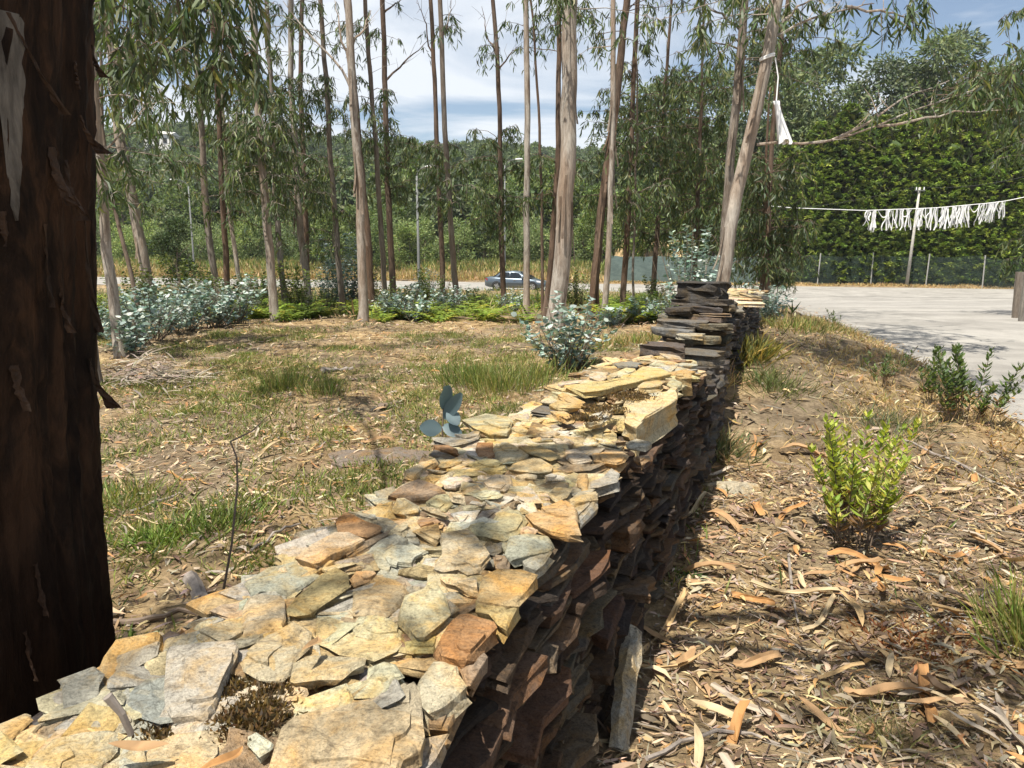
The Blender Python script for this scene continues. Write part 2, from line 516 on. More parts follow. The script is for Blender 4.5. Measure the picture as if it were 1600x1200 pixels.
def slab(poly, ztop, thick, col, tilt=(0, 0), rough=1.0, prio=0.0, sub=0.075, under=0.93, flake=0):
    """irregular split-stone slab from an outline (x, y)"""
    P = np.asarray(poly, float)
    area2 = np.sum(P[:, 0] * np.roll(P[:, 1], -1) - np.roll(P[:, 0], -1) * P[:, 1])
    if area2 < 0: P = P[::-1]
    q = []
    for a, b in zip(P, np.roll(P, -1, 0)):
        L = np.linalg.norm(b - a)
        k = max(1, int(L / sub))
        nrm = np.array([b[1] - a[1], a[0] - b[0]]) / (L + 1e-9)
        for i in range(k):
            t = i / k
            j = 0 if i == 0 else rng.normal(0, 0.005) * rough
            q.append(a + (b - a) * t + nrm * j)
    P = np.array(q[:26]) if len(q) <= 26 else np.array(q)[np.linspace(0, len(q) - 1, 26).astype(int)]
    n = len(P); c = P.mean(0)
    size = math.sqrt(abs(area2) / 2)
    ins = min(0.007, size * 0.08)
    def shrink(m): 
        d = P - c; l = np.linalg.norm(d, axis=1)[:, None]
        return c + d * np.maximum(0.3, 1 - m / (l + 1e-6))
    rn = lambda s: rng.normal(0, s, n) * rough
    h = min(thick * 0.15, 0.0035)
    ns = max(2, int(thick / .028))
    rings = [np.c_[c + (P - c) * 0.5, ztop + rn(0.0022)],
             np.c_[shrink(ins), ztop + rn(0.0010)],
             np.c_[P, ztop - h + rn(0.0010)]]
    for k in range(1, ns + 1):
        rings.append(np.c_[shrink(rng.normal(.003, .006) * (1.6 if ns > 2 else 1)) + rng.normal(0, 0.0055, (n, 2)) * rough, ztop - thick * (k - (.0 if k == ns else rng.uniform(-.25, .25))) / ns + rn(0.0 if k == ns else 0.003)])
    V = np.vstack(rings + [np.array([[c[0], c[1], ztop + rng.normal(0, 0.003)]])])
    F = []
    nr = len(rings); cen = nr * n
    for i in range(n):
        j = (i + 1) % n
        F.append([cen, i, j])
        for r in range(nr - 1):
            a, b = r * n, (r + 1) * n
            F.append([a + i, b + i, b + j, a + j])
    F.append([(nr - 1) * n + i for i in range(n)][::-1])
    for _ in range(flake):                                   # thin split layers left on the top face
        k0 = rng.integers(n); q = P[k0] * .9 + c * .1; f_ = rng.uniform(.45, .78)
        R_ = q + (P - q) * f_ * (1 + rng.normal(0, .05, (n, 1))); hh = rng.uniform(.003, .007)
        R2 = R_.mean(0) + (R_ - R_.mean(0)) * .985
        o_ = len(V)
        V = np.vstack([V, np.c_[R_, np.full(n, ztop - .002)], np.c_[R2, np.full(n, ztop + hh) + rn(.0006)]])
        F += [[o_ + i, o_ + (i + 1) % n, o_ + n + (i + 1) % n, o_ + n + i] for i in range(n)] + [[o_ + n + i for i in range(n)]]
    d = V[:, :2] - c
    V[:, 2] += d[:, 0] * tilt[0] + d[:, 1] * tilt[1]
    col = np.clip(np.array(col) * (1 + rng.normal(0, 0.10)) * (1 + rng.normal(0, 0.03, 3)), 0.01, 0.75)
    cc = np.array([c[0], c[1], ztop])
    dist = np.linalg.norm(cc - np.array([0, 0, EYE]))
    STONES.append(dict(V=V, F=F, col=col, score=prio + size / dist, n=n))
    return STONES[-1]

CROPS = {1: (0, 960, .25), 2: (360, 960, .25), 3: (340, 780, .1875), 4: (580, 780, .1875), 5: (500, 640, .1875), 6: (740, 640, .1875),
         7: (700, 900, .25), 8: (840, 540, .1625), 0: (0, 0, 1)}
# outlines of the capping stones: crop; kind; lift over the wall top (cm); thickness (cm); outline
CAPS = """
1;c;1;5;150,955 290,800 330,765 520,725 690,712 735,725 740,800 735,850 690,900 640,930 600,1040 100,1040
1;c;0;4;735,722 830,755 830,800 815,920 760,1000 600,1000 640,930 690,900 740,850
1;g;4;5;1040,230 1060,205 1310,170 1460,155 1490,190 1480,260 1400,400 1340,560 1300,600 1200,610 1070,625 1030,570 1025,450 1035,330
1;g;1;4;800,470 860,400 930,375 1045,365 1050,600 1070,630 1120,640 1110,675 1000,685 890,650 830,600 790,560
1;g;-1;4;480,715 640,625 740,540 810,470 840,650 830,750 700,715 600,715
1;c;1;5;870,930 950,800 1090,745 1290,715 1400,730 1420,810 1370,870 1330,960 1290,1040 860,1040
1;o;-2;4;820,900 930,860 1010,960 1000,1040 800,1040
2;c;3;4;60,290 120,210 230,130 320,75 400,40 470,75 510,110 495,210 410,280 370,370 330,405 180,400 80,340
2;g;0;4;-40,110 60,80 240,90 190,150 100,190 30,210
2;c;3;4;395,300 470,255 560,250 850,265 840,300 770,340 700,400 560,400 400,425 370,410
2;t;1;4;540,20 600,10 700,40 760,90 780,140 880,150 1050,140 1075,170 1040,220 900,280 860,265 680,245 600,200 530,170
2;c;2;4;760,90 800,20 870,5 1000,30 1070,80 1060,125 890,145 780,130
4;c;4;5;240,900 280,800 440,740 480,690 540,680 620,800 665,950 560,1040 450,1120 373,1125 300,1040 245,970
2;o;0;4;1080,170 1130,150 1270,130 1300,150 1270,240 1090,235
0;r;2;6;732,954 772,966 777,975 742,1017 730,1032 712,1031 690,1025 683,1010 690,990 705,965 720,955
2;c;1;6;1180,400 1270,285 1330,280 1420,310 1430,370 1480,440 1440,480 1380,530 1330,570 1240,605 1200,570 1185,480
2;t;2;5;265,850 320,700 400,630 560,590 680,555 740,530 880,545 960,610 1100,620 1200,640 1215,760 1190,830 1080,890 1020,1060 260,1060 235,950
2;c;0;5;930,560 1020,470 1150,410 1190,480 1205,650 1100,640 960,610
2;c;1;3;710,450 780,420 850,410 860,330 960,290 1030,300 1090,380 1020,410 1000,470 920,510 760,510
2;c;1;4;20,490 100,450 240,415 370,410 480,455 490,480 460,515 280,545 130,565 30,530
2;c;0;3;60,655 130,610 300,570 450,540 430,580 330,640 190,695 110,685
2;w;1;3;110,760 160,730 270,800 260,830 180,890 105,810
2;b;-4;5;1220,600 1380,560 1470,470 1360,720 1240,710
2;b;-1;5;1430,330 1500,300 1590,230 1610,260 1500,440 1470,440
2;g;-5;5;1220,780 1370,750 1280,900 1150,1040 1000,1040 1200,880
3;g;1;4;215,690 300,640 420,560 520,540 640,520 760,580 860,620 760,690 620,780 560,800 430,760 320,765 270,770
3;o;4;5;570,880 650,800 860,640 990,580 1090,640 1100,740 1000,800 860,880 760,940 640,950 580,940
3;c;2;4;220,1060 240,900 260,810 330,770 530,790 560,850 570,1000 540,1060
3;g;-1;4;40,950 120,880 260,820 250,900 220,1010 130,1030
3;t;5;5;640,480 760,380 980,270 1100,270 1230,320 1150,370 960,440 860,510 800,525 720,500
3;r;3;4;980,170 1060,110 1130,130 1230,180 1370,220 1360,250 1250,300 1180,290 1000,250
3;g;1;4;1050,105 1150,100 1300,130 1440,150 1500,210 1400,240 1250,190 1140,130
3;t;1;4;1230,110 1330,50 1460,15 1470,100 1490,150 1400,130 1300,125
3;b;2;3;1240,340 1440,250 1420,290 1280,370 1100,450 1080,470 1060,440
3;g;1;3;950,520 1280,450 1300,480 1140,520 1080,540
3;t;0;3;920,545 1080,540 1280,520 1230,560 1060,600 990,580
3;o;1;4;1100,660 1150,590 1290,600 1330,640 1240,690 1130,720
3;t;2;4;1130,770 1350,690 1560,690 1580,740 1440,960 1420,980 1180,940 1150,860
3;c;0;4;1020,920 1150,870 1180,940 1420,980 1580,1060 1300,1090 1120,1060
3;g;1;3;860,940 1130,820 1150,850 1000,920
4;w;1;4;20,410 140,320 330,350 480,420 380,470 340,540 170,540 150,580 60,560 20,480
4;o;2;3;340,260 560,200 580,330 550,360 400,300
4;c;3;4;580,290 700,270 800,250 860,290 860,370 940,390 1000,470 890,590 800,610 720,570 600,590 520,570 540,510 590,450
4;t;2;4;810,220 900,190 990,190 1060,110 1160,80 1230,80 1280,160 1220,260 1100,300 940,280 830,255
4;g;2;4;1110,450 1150,310 1300,290 1480,310 1520,370 1480,420 1330,450 1180,490
4;g;0;5;1250,480 1330,440 1480,425 1510,440 1440,530 1380,570 1290,550
4;o;2;6;920,640 1050,580 1250,580 1390,625 1300,740 1200,850 1150,870 880,830 890,780 910,700
4;t;3;3;570,660 640,640 770,650 880,640 890,750 830,750 700,710 620,700
4;o;0;6;870,840 1140,860 1230,870 1170,980 1130,1070 1050,1030 980,950 870,930
4;o;2;3;230,580 440,540 540,560 530,600 400,600 300,600
4;w;0;3;660,110 820,80 910,90 860,170 780,240 720,180
4;d;1;4;870,170 940,90 1060,60 1090,90 1050,130 980,190 920,190
4;g;0;3;250,290 330,260 400,330 400,360 270,350
4;c;2;3;140,280 210,210 310,220 300,260 230,310
4;d;0;3;950,400 1100,350 1090,420 980,450
4;b;0;3;1030,480 1150,480 1130,540 1040,560
4;c;1;3;630,820 740,910 660,950
5;g;2;4;930,230 1200,225 1290,180 1340,200 1320,240 1210,270 1100,285 950,250
6;c;2;4;-100,80 100,15 300,40 330,90 280,200 150,210 0,160
5;t;2;4;700,510 860,430 960,405 970,440 860,500 780,560 710,540
5;o;1;3;980,470 1010,430 1190,435 1100,465 1030,480
5;r;1;3;940,290 1060,290 1150,330 1150,380 1050,340 960,310
5;d;-1;3;920,360 980,300 1130,400 1050,420
5;r;1;4;1310,280 1440,280 1460,370 1380,400 1320,370
6;t;2;4;180,280 270,280 400,330 460,370 430,400 260,415 200,380
5;t;1;4;1230,440 1330,405 1480,430 1550,480 1500,515 1380,510 1250,460
5;o;1;3;1050,490 1270,490 1370,530 1280,550 1100,540
5;o;0;3;870,560 960,520 1060,510 1060,560 950,610 890,590
5;w;1;3;1000,600 1080,560 1250,565 1240,590 1130,630 1030,620
5;b;2;5;570,710 660,640 820,580 900,600 1010,640 1040,670 900,710 760,725 640,720
5;c;3;4;600,830 640,740 700,730 830,800 820,840 700,860 620,850
5;t;1;4;880,770 960,720 1060,700 1110,780 1040,830 920,800
5;t;1;3;1180,800 1380,770 1360,810 1290,830 1190,830
5;c;2;3;1260,700 1370,660 1480,680 1530,720 1480,740 1340,740
5;c;2;2;830,800 880,790 1000,830 1060,890 1050,905 920,850
5;b;0;3;620,880 740,830 880,840 900,870 760,890
5;b;0;3;760,910 960,900 1010,940 840,980
5;c;0;3;1080,680 1220,700 1240,760 1110,740
6;o;2;4;360,240 420,250 560,290 700,370 730,400 640,430 540,390 450,360 370,300
6;t;2;4;290,490 330,440 500,395 560,400 660,460 650,510 540,525 360,510
6;c;1;4;770,400 760,330 850,320 970,390 990,430 900,445 820,440
6;o;1;6;980,350 1250,350 1300,380 1260,430 1200,450 1000,420
6;b;0;4;690,480 760,450 980,460 1100,450 980,500 780,520
6;o;1;4;860,560 880,530 950,530 950,640 900,650 860,620
6;g;0;6;960,600 1080,550 1150,480 1220,520 1200,600 1040,650 970,650
6;c;1;4;60,600 180,530 310,540 330,620 260,680 120,660
6;w;1;3;340,720 440,640 490,660 580,770 460,770
6;t;2;3;620,700 680,640 830,650 780,720 660,750
6;c;1;5;800,740 870,680 1020,680 1030,710 920,760 840,780
6;g;-2;5;840,830 960,760 1030,720 1000,800 890,920 870,860
6;w;1;3;590,560 690,535 770,550 750,580 620,590
6;c;1;3;350,550 440,530 530,540 530,560 430,570
6;o;3;4;430,870 560,830 700,770 770,740 840,790 860,840 900,1040 800,1040 640,1010 500,950
6;c;2;3;650,240 730,215 830,260 810,290 720,290
6;c;1;3;530,180 700,170 720,190 640,230 560,220
6;t;1;4;840,180 960,190 1100,150 1190,200 1180,290 1050,260 960,210
6;g;0;3;1000,240 1180,290 1200,310 1060,280
6;g;2;4;1280,260 1360,240 1480,270 1440,300 1300,290
6;b;1;5;1330,390 1460,370 1480,410 1400,460 1380,410
6;c;1;3;400,100 560,130 640,150 700,180 560,170
6;c;1;3;380,980 450,960 540,1000 520,1030 390,1030
6;c;1;3;910,110 1000,80 1090,90 1060,130 930,140
8;o;5;5;250,410 460,400 620,370 980,220 1010,180 1200,200 1290,250 1180,280 1080,300 860,370 600,450 440,470
8;c;2;3;490,270 560,240 680,260 640,330 600,345 500,305
8;c;1;3;390,360 480,325 600,350 580,385 480,400
8;c;2;3;750,245 850,205 940,220 930,260 830,280
8;c;1;3;650,300 740,250 800,290 740,320
8;t;4;5;960,385 1010,350 1160,330 1210,350 1180,380 1080,395 970,405
8;c;1;4;1240,370 1300,320 1390,350 1380,380 1300,400
8;o;1;10;1320,290 1400,270 1480,260 1490,310 1380,320
8;t;1;13;830,700 820,570 1180,490 1280,430 1350,420 1345,520 1200,600 1100,650 950,760 860,720
8;d;0;3;720,420 830,385 870,420 780,450
8;o;1;4;190,470 240,450 360,490 460,540 430,560 280,530
8;o;0;4;110,560 200,520 320,550 420,570 300,600 200,590
8;o;-2;4;120,630 250,630 350,670 280,690 180,660
8;t;0;2;530,480 600,465 660,480 640,500 560,495
8;w;0;3;480,690 560,650 740,610 700,660 620,690 520,700
8;c;-2;3;440,740 520,710 640,710 620,750 500,770
8;t;0;2;750,540 830,480 850,510 800,545
8;d;1;4;740,170 900,140 1000,160 960,200 760,200
"""
Z1, Z2 = 0.872, 0.935
for line in CAPS.strip().split('\n'):
    k, kind, lift, th, pts = line.split(';')
    ox, oy, s = CROPS[int(k)]
    zt = (Z2 if k == '8' else Z1) + int(lift) * 0.0055
    pl = []
    for p in pts.split():
        a, b = p.split(',')
        w = at_z(ox + float(a) * s, oy + float(b) * s, zt)
        pl.append((w.x, w.y))
    slab(pl, zt, int(th) * (.0052 if int(th) < 9 else .0095) + 0.004, CC[kind], tilt=(rng.normal(0, .03), rng.normal(0, .03)), prio=1.0, flake=int(rng.random() < .45), sub=.07)

# the wall runs along U; N points to its right-hand (shaded) face
U = np.array([0.347, 0.938]); NR = np.array([0.938, -0.347]); W0 = np.array([-0.58, 0.0])
def wpt(y, n): return W0 + U * (y / 0.938) + NR * n       # y: distance ahead, n: offset from the right face

def wslab(y, n, L, D, ztop, th, col, yaw=0.0, tilt=(0, 0), prio=0.0, pts=None, rough=1.0):
    """roughly rectangular, ragged slab centred at (y, n); L along the wall, D across"""
    base = np.array([(-.5, -.48), (-.5, .46), (-.15, .5), (.22, .5), (.5, .48), (.5, -.46), (.18, -.5), (-.2, -.5)])
    keep = rng.random(8) > np.array([.25, .25, .3, .3, .25, .25, .3, .3]); keep[rng.choice(8, 5, replace=False)] = True
    r = (base + rng.uniform(-1, 1, (8, 2)) * np.array([.11, .13]))[keep] * np.array([L, D])
    c, s = math.cos(yaw), math.sin(yaw)
    r = np.c_[r[:, 0] * c - r[:, 1] * s, r[:, 0] * s + r[:, 1] * c]
    o = wpt(y, n)
    P = [o + U * a + NR * b for a, b in r]
    return slab(P, ztop, th, col, tilt=tilt, prio=prio, sub=0.09, rough=rough)

FACE = [(.078, .053, .037), (.056, .039, .029), (.10, .063, .042), (.14, .105, .072), (.042, .031, .025), (.13, .08, .048), (.10, .085, .066)]  # dark rusty stone, darkened further so the colour carries the face's shade
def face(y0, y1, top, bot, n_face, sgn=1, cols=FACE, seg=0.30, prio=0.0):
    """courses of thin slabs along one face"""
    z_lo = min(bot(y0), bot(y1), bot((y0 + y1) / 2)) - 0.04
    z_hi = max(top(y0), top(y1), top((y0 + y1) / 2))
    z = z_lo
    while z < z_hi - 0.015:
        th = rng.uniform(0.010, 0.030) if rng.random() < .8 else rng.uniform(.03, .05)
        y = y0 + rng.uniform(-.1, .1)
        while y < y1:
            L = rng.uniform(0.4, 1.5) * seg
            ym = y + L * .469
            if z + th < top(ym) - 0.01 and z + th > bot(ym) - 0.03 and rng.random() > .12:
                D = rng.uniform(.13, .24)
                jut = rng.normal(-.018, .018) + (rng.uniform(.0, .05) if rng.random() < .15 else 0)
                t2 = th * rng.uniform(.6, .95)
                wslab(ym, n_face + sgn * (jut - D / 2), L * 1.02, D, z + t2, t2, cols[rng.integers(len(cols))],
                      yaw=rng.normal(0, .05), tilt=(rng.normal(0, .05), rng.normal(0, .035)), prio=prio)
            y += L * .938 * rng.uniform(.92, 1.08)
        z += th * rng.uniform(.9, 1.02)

def batter(z): return 0.0
bot_r = lambda y: gz(*wpt(y, 0.12))
bot_l = lambda y: gz(*wpt(y, -0.85))
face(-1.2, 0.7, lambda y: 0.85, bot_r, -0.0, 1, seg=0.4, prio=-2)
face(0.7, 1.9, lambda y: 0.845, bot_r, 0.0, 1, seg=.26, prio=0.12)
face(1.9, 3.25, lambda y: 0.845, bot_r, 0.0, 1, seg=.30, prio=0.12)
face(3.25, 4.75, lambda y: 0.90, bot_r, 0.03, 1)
# bigger slabs that stand out of the shaded face
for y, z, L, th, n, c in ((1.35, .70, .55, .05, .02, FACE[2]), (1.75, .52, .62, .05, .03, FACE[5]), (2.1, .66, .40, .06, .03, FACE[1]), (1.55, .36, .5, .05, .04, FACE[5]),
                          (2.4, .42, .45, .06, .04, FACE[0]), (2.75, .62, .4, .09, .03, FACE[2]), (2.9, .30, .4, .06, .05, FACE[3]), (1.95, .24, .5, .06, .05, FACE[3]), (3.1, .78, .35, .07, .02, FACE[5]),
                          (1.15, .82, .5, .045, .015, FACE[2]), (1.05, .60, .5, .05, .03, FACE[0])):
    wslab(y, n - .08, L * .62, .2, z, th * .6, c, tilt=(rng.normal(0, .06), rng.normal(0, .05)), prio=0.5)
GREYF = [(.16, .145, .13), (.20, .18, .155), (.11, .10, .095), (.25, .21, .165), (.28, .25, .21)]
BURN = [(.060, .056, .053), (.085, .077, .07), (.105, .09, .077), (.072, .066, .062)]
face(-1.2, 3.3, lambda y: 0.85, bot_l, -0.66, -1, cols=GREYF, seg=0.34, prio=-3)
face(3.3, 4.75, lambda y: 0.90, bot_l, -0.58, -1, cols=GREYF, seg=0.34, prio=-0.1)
# end face of the second length (stacked thin slabs on its left, near side)
z = 0.66
while z < 0.90:
    th = rng.uniform(.02, .035)
    for n in (-.50, -.36, -.22):
        wslab(3.46 + rng.uniform(-.03, .05), n, .28, .17, z + th, th, [OCHRE, TAN, CREAM, BROWN][rng.integers(4)], yaw=rng.normal(0, .3), tilt=(rng.normal(0, .06), rng.normal(0, .06)))
    z += th
# random fill under the caps
for _ in range(620):
    y = rng.uniform(0.6, 3.5); n = rng.uniform(-.62, -.09)
    kind = rng.choice(list('ccotgbw'))
    wslab(y, n, rng.uniform(.06, .19), rng.uniform(.05, .13), Z1 - .010 + rng.uniform(-.012, .010), .02, CC[kind], yaw=rng.uniform(-1.5, 1.5),
          tilt=(rng.normal(0, .12), rng.normal(0, .12)), prio=-0.04)
for _ in range(120):
    y = rng.uniform(3.42, 4.8); n = rng.uniform(-.55, -.02)
    kind = rng.choice(list('ccotgb'))
    wslab(y, n, rng.uniform(.07, .2), rng.uniform(.05, .13), Z2 - .012 + rng.uniform(-.012, .010), .025, CC[kind], yaw=rng.uniform(-1.5, 1.5),
          tilt=(rng.normal(0, .12), rng.normal(0, .12)), prio=-0.04)
for _ in range(60):
    y = rng.uniform(-1.2, 0.8); n = rng.uniform(-.60, -.05)
    wslab(y, n, rng.uniform(.2, .4), rng.uniform(.15, .25), Z1 + rng.uniform(-.02, .01), .04, CC[rng.choice(list('ccotg'))], yaw=rng.uniform(-1.5, 1.5),
          tilt=(rng.normal(0, .05), rng.normal(0, .05)), prio=-3)

# broken, dark scorched length: rubble stepping up to a dark stack
def dark(y, n, L, D, ztop, th, c=None, prio=0.3, **k):
    c = BURN[rng.integers(4)] if c is None else c
    return wslab(y, n, L, D, ztop, th, c, tilt=(rng.normal(0, .05), rng.normal(0, .05)), prio=prio, **k)
dark(5.15, -.14, .30, .34, .80, .18, (.10, .09, .08), prio=1, rough=2.0); dark(5.55, -.36, .34, .30, .90, .18, (.095, .083, .07), prio=1, rough=2.0); dark(5.5, -.10, .3, .3, .86, .10, (.12, .105, .09))
dark(5.95, -.36, .3, .30, .97, .055, (.17, .16, .155)); dark(5.9, -.12, .26, .26, .93, .06, (.19, .16, .12)); dark(5.75, -.2, .2, .18, .955, .035, (.30, .27, .21))
dark(6.1, -.32, .26, .34, 1.02, .05, (.13, .12, .11)); dark(6.12, -.06, .2, .22, 1.0, .05, (.16, .14, .11)); dark(5.35, .02, .25, .14, .70, .07)
z = gz(*wpt(5.6, 0)) - .05
while z < 0.72:
    th = rng.uniform(.03, .06)
    for y in (5.05, 5.3, 5.6, 5.9):
        for n in (-.42, -.25, -.08):
            dark(y + rng.uniform(-.04, .04), n, .3, .26, z + th, th, prio=-0.02)
    z += th
z = 0.62
wid = lambda z: 0.54 - 0.12 * max(0, (z - .75) / .5)
while z < 1.10:
    th = rng.choice([rng.uniform(.018, .03), rng.uniform(.03, .065)])
    w = wid(z)
    for y in (6.42, 6.66, 6.92, 7.15):
        k = [-w * .80, -w * .32] if rng.random() < .5 else [-w * .68, -w * .22]
        for n in k:
            c = BURN[rng.integers(4)] if y > 6.5 or z > 1.05 or rng.random() < .4 else [(.13, .115, .10), (.15, .135, .12), (.18, .145, .11)][rng.integers(3)]
            dark(y + rng.uniform(-.07, .05) - .14 * max(0, 1.1 - z), n + rng.uniform(-.02, .02), .28, w * .50, z + th, th, c, prio=0.1, rough=1.8)
    z += th
dark(6.37, -.33, .12, .22, 1.045, .13, (.15, .125, .10), prio=1)            # round faced block in the stack
dark(6.72, -.26, .62, .44, 1.145, .05, BURN[1], prio=1, rough=1.8)
s = dark(6.66, -.26, .50, .42, 1.30, .15, (.055, .052, .05), prio=1, rough=3.0)    # thick capping block
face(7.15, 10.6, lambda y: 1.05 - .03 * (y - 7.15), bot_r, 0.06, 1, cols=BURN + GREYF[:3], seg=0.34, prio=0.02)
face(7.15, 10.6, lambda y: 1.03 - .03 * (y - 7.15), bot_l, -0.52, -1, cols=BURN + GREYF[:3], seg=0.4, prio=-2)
for _ in range(90):
    y = rng.uniform(7.2, 10.6); n = rng.uniform(-.5, .08)
    wslab(y, n, rng.uniform(.14, .3), rng.uniform(.1, .2), 1.085 - .03 * (y - 7.15) + rng.uniform(-.02, .03), .035, [CREAM, TAN, GREY, BROWN][rng.integers(4)],
          yaw=rng.uniform(-1.5, 1.5), tilt=(rng.normal(0, .08), rng.normal(0, .08)))

wall = empty('dry_stone_wall', (0.4, 2.7, 0))
tag(wall, 'low dry stone wall of split ochre schist running away from the viewer', 'stone wall')
STONES.sort(key=lambda s: -s['score'])
for s in STONES[:300]:
    mobj('stone', s['V'], s['F'], M['stone'], wall, col=s['col'], center=True)
rest = MB()
for s in STONES[300:]:
    rest.add(s['V'], s['F'], s['col'])
o = rest.obj('packing_stones', M['stone'], wall)
o['kind'] = 'stuff'
M['core'] = plain('earth_core', (.055, .042, .032), 0.95, 0.1, var=.4, scale=18)
core = MB()
def core_box(y0, y1, n0, n1, z1):
    c = (wpt(y0, n0) + wpt(y1, n1)) / 2
    core.box((c[0], c[1], (z1 - .3) / 2), ((y1 - y0) / .938, n1 - n0, z1 + .3), rz=math.atan2(U[1], U[0]))
core_box(-1.2, 3.35, -.60, -.10, Z1 - .045); core_box(3.38, 4.7, -.50, -.08, Z2 - .05); core_box(4.72, 6.0, -.5, -.1, .62)
core_box(6.45, 7.12, -.40, -.08, 1.05); core_box(7.14, 10.5, -.42, -.03, .88)
core.obj('earth_core', M['core'], wall)

# moss in the joints, and small chips lying on top
V, F, C = [], [], []
mb = MB()
def moss(cx, cy, zt, r, n):
    P = np.c_[rng.normal(cx, r, n), rng.normal(cy, r, n), np.full(n, zt)]
    v, f, k = leaves(P, np.c_[rng.normal(0, .8, (n, 2)), np.ones(n)], rdir(n), rng.uniform(.008, .02, n), .006, segs=1)
    mb.add(v, f, np.repeat(pick([(.10, .06, .025), (.16, .10, .03), (.07, .05, .025)], n), k, 0))
for (u, v, zt, r, n) in ((345, 1085, Z1 - .005, .022, 900), (400, 1110, Z1, .03, 900), (375, 1135, Z1 - .005, .03, 900), (430, 1075, Z1, .015, 300), (250, 1140, Z1 - .01, .02, 300),
                         (985, 620, Z2 + .005, .05, 900), (945, 640, Z2, .04, 700), (915, 655, Z2, .03, 400)):
    w = at_z(u, v, zt); moss(w.x, w.y, zt, r, n)
o = mb.obj('moss', M['grass'], wall); o['kind'] = 'stuff'

# long pale slab leaning at the foot of the wall, grey flat rock lying left of it
def ragged_prism(axis_a, axis_b, w, t, n=9):
    a, b = np.array(axis_a), np.array(axis_b)
    P = [a + (b - a) * s for s in np.linspace(0, 1, n)]
    m = MB()
    d = unit(b - a); side = unit(np.cross(d, np.array([.9, -.3, .35]))); up = np.cross(side, d)
    V = []
    for i, p in enumerate(P):
        s = i / (n - 1)
        ww = w * (0.35 + 0.75 * math.sin(math.pi * (0.12 + 0.8 * s))) * (1 + rng.normal(0, .08))
        for q in ((-1, -1), (-1.08, .2), (-.7, 1), (0, 1.15), (.7, .95), (1.1, .1), (1, -1)):
            V.append(p + side * q[0] * ww / 2 + up * q[1] * t / 2 * (1 + rng.normal(0, .08)) + rng.normal(0, .004, 3))
    k = 7; F = []
    for i in range(n - 1):
        for j in range(k):
            F.append([i * k + j, i * k + (j + 1) % k, (i + 1) * k + (j + 1) % k, (i + 1) * k + j])
    F.append(list(range(k))[::-1]); F.append([(n - 1) * k + j for j in range(k)])
    return np.array(V), F
a = at_z(968, 1175, .02); b = at_depth(990, 985, a.y + .42)
V, F = ragged_prism(a, b, .085, .05)
o = mobj('stone_slab', V, F, M['stone'], col=(.40, .37, .30), center=True)
tag(o, 'long pale grey stone slab leaning against the foot of the wall', 'stone slab')
for (u, v, rx, ry, rzz, lab) in ((605, 715, .50, .22, .05, 'low dark grey flat boulder bedded in grass left of the wall'), (1140, 768, .2, .12, .04, 'flat tan rock half buried in bark litter beside the wall')):
    p = at_z(u, v, .05)
    th = np.linspace(0, 2 * np.pi, 18, endpoint=False)
    rr = 1 + .12 * np.sin(3 * th + 1) + .08 * np.sin(5 * th)
    V = [[p.x, p.y, gz(p.x, p.y) + rzz]]; F = []
    for q, h in ((.5, .95), (.85, .6), (1.0, .1), (1.02, -.8)):
        for t, r_ in zip(th, rr):
            x, y = p.x + rx * q * r_ * math.cos(t), p.y + ry * q * r_ * math.sin(t)
            V.append([x, y, gz(p.x, p.y) + rzz * h + rng.normal(0, .008)])
    for j in range(18):
        F.append([0, 1 + j, 1 + (j + 1) % 18])
        for r_ in range(3):
            F.append([1 + r_ * 18 + j, 1 + (r_ + 1) * 18 + j, 1 + (r_ + 1) * 18 + (j + 1) % 18, 1 + r_ * 18 + (j + 1) % 18])
    o = mobj('boulder', V, F, M['stone'], col=(.17, .14, .115) if rx > .3 else (.38, .33, .24), center=True)
    tag(o, lab, 'boulder')

# ================================================================ eucalyptus trees
EUC = [(.055, .085, .032), (.08, .115, .042), (.105, .14, .06), (.15, .18, .06), (.20, .20, .07), (.09, .12, .085)]
EUC_P = [.28, .27, .18, .12, .05, .10]

def poly_at(P, s):
    """point on polyline at index fraction"""
    P = np.asarray(P); i = np.clip(int(s), 0, len(P) - 2)
    return P[i] + (P[i + 1] - P[i]) * (s - i)

def hang_twigs(mb, tw, p, n_leaf, drop, L, dark=1.0):
    """one drooping twig at p with hanging sickle leaves; adds to leaf mesh mb and twig mesh tw"""
    a = rng.uniform(0, 6.28); out = np.array([math.cos(a), math.sin(a), 0])
    t = np.linspace(0, 1, 5)[:, None]
    P = p + out * (drop * .55) * t + np.array([0, 0, 1.0]) * (drop * (.18 * np.sin(t * 3) - .75 * t * t))
    v, f = tube(P, np.linspace(.006, .002, 5), 3, cap=False)
    tw.add(v, f, np.ones((len(v), 3)) * .6)
    k = rng.uniform(.1, 1, n_leaf) * 4
    i = np.minimum(k.astype(int), 3); fr = (k - i)[:, None]
    B = P[i] + (P[i + 1] - P[i]) * fr
    D = np.c_[rng.normal(0, .42, (n_leaf, 2)) + out[:2] * .25, rng.uniform(-1.3, -.55, n_leaf)]
    v, f, q = leaves(B, D, rdir(n_leaf), L * rng.uniform(.65, 1.2, n_leaf), L * rng.uniform(.10, .17, n_leaf), rng.normal(0, .05, n_leaf), rng.normal(0, .10, n_leaf))
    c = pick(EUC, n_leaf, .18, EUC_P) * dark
    mb.add(v, f, np.repeat(c, q, 0))

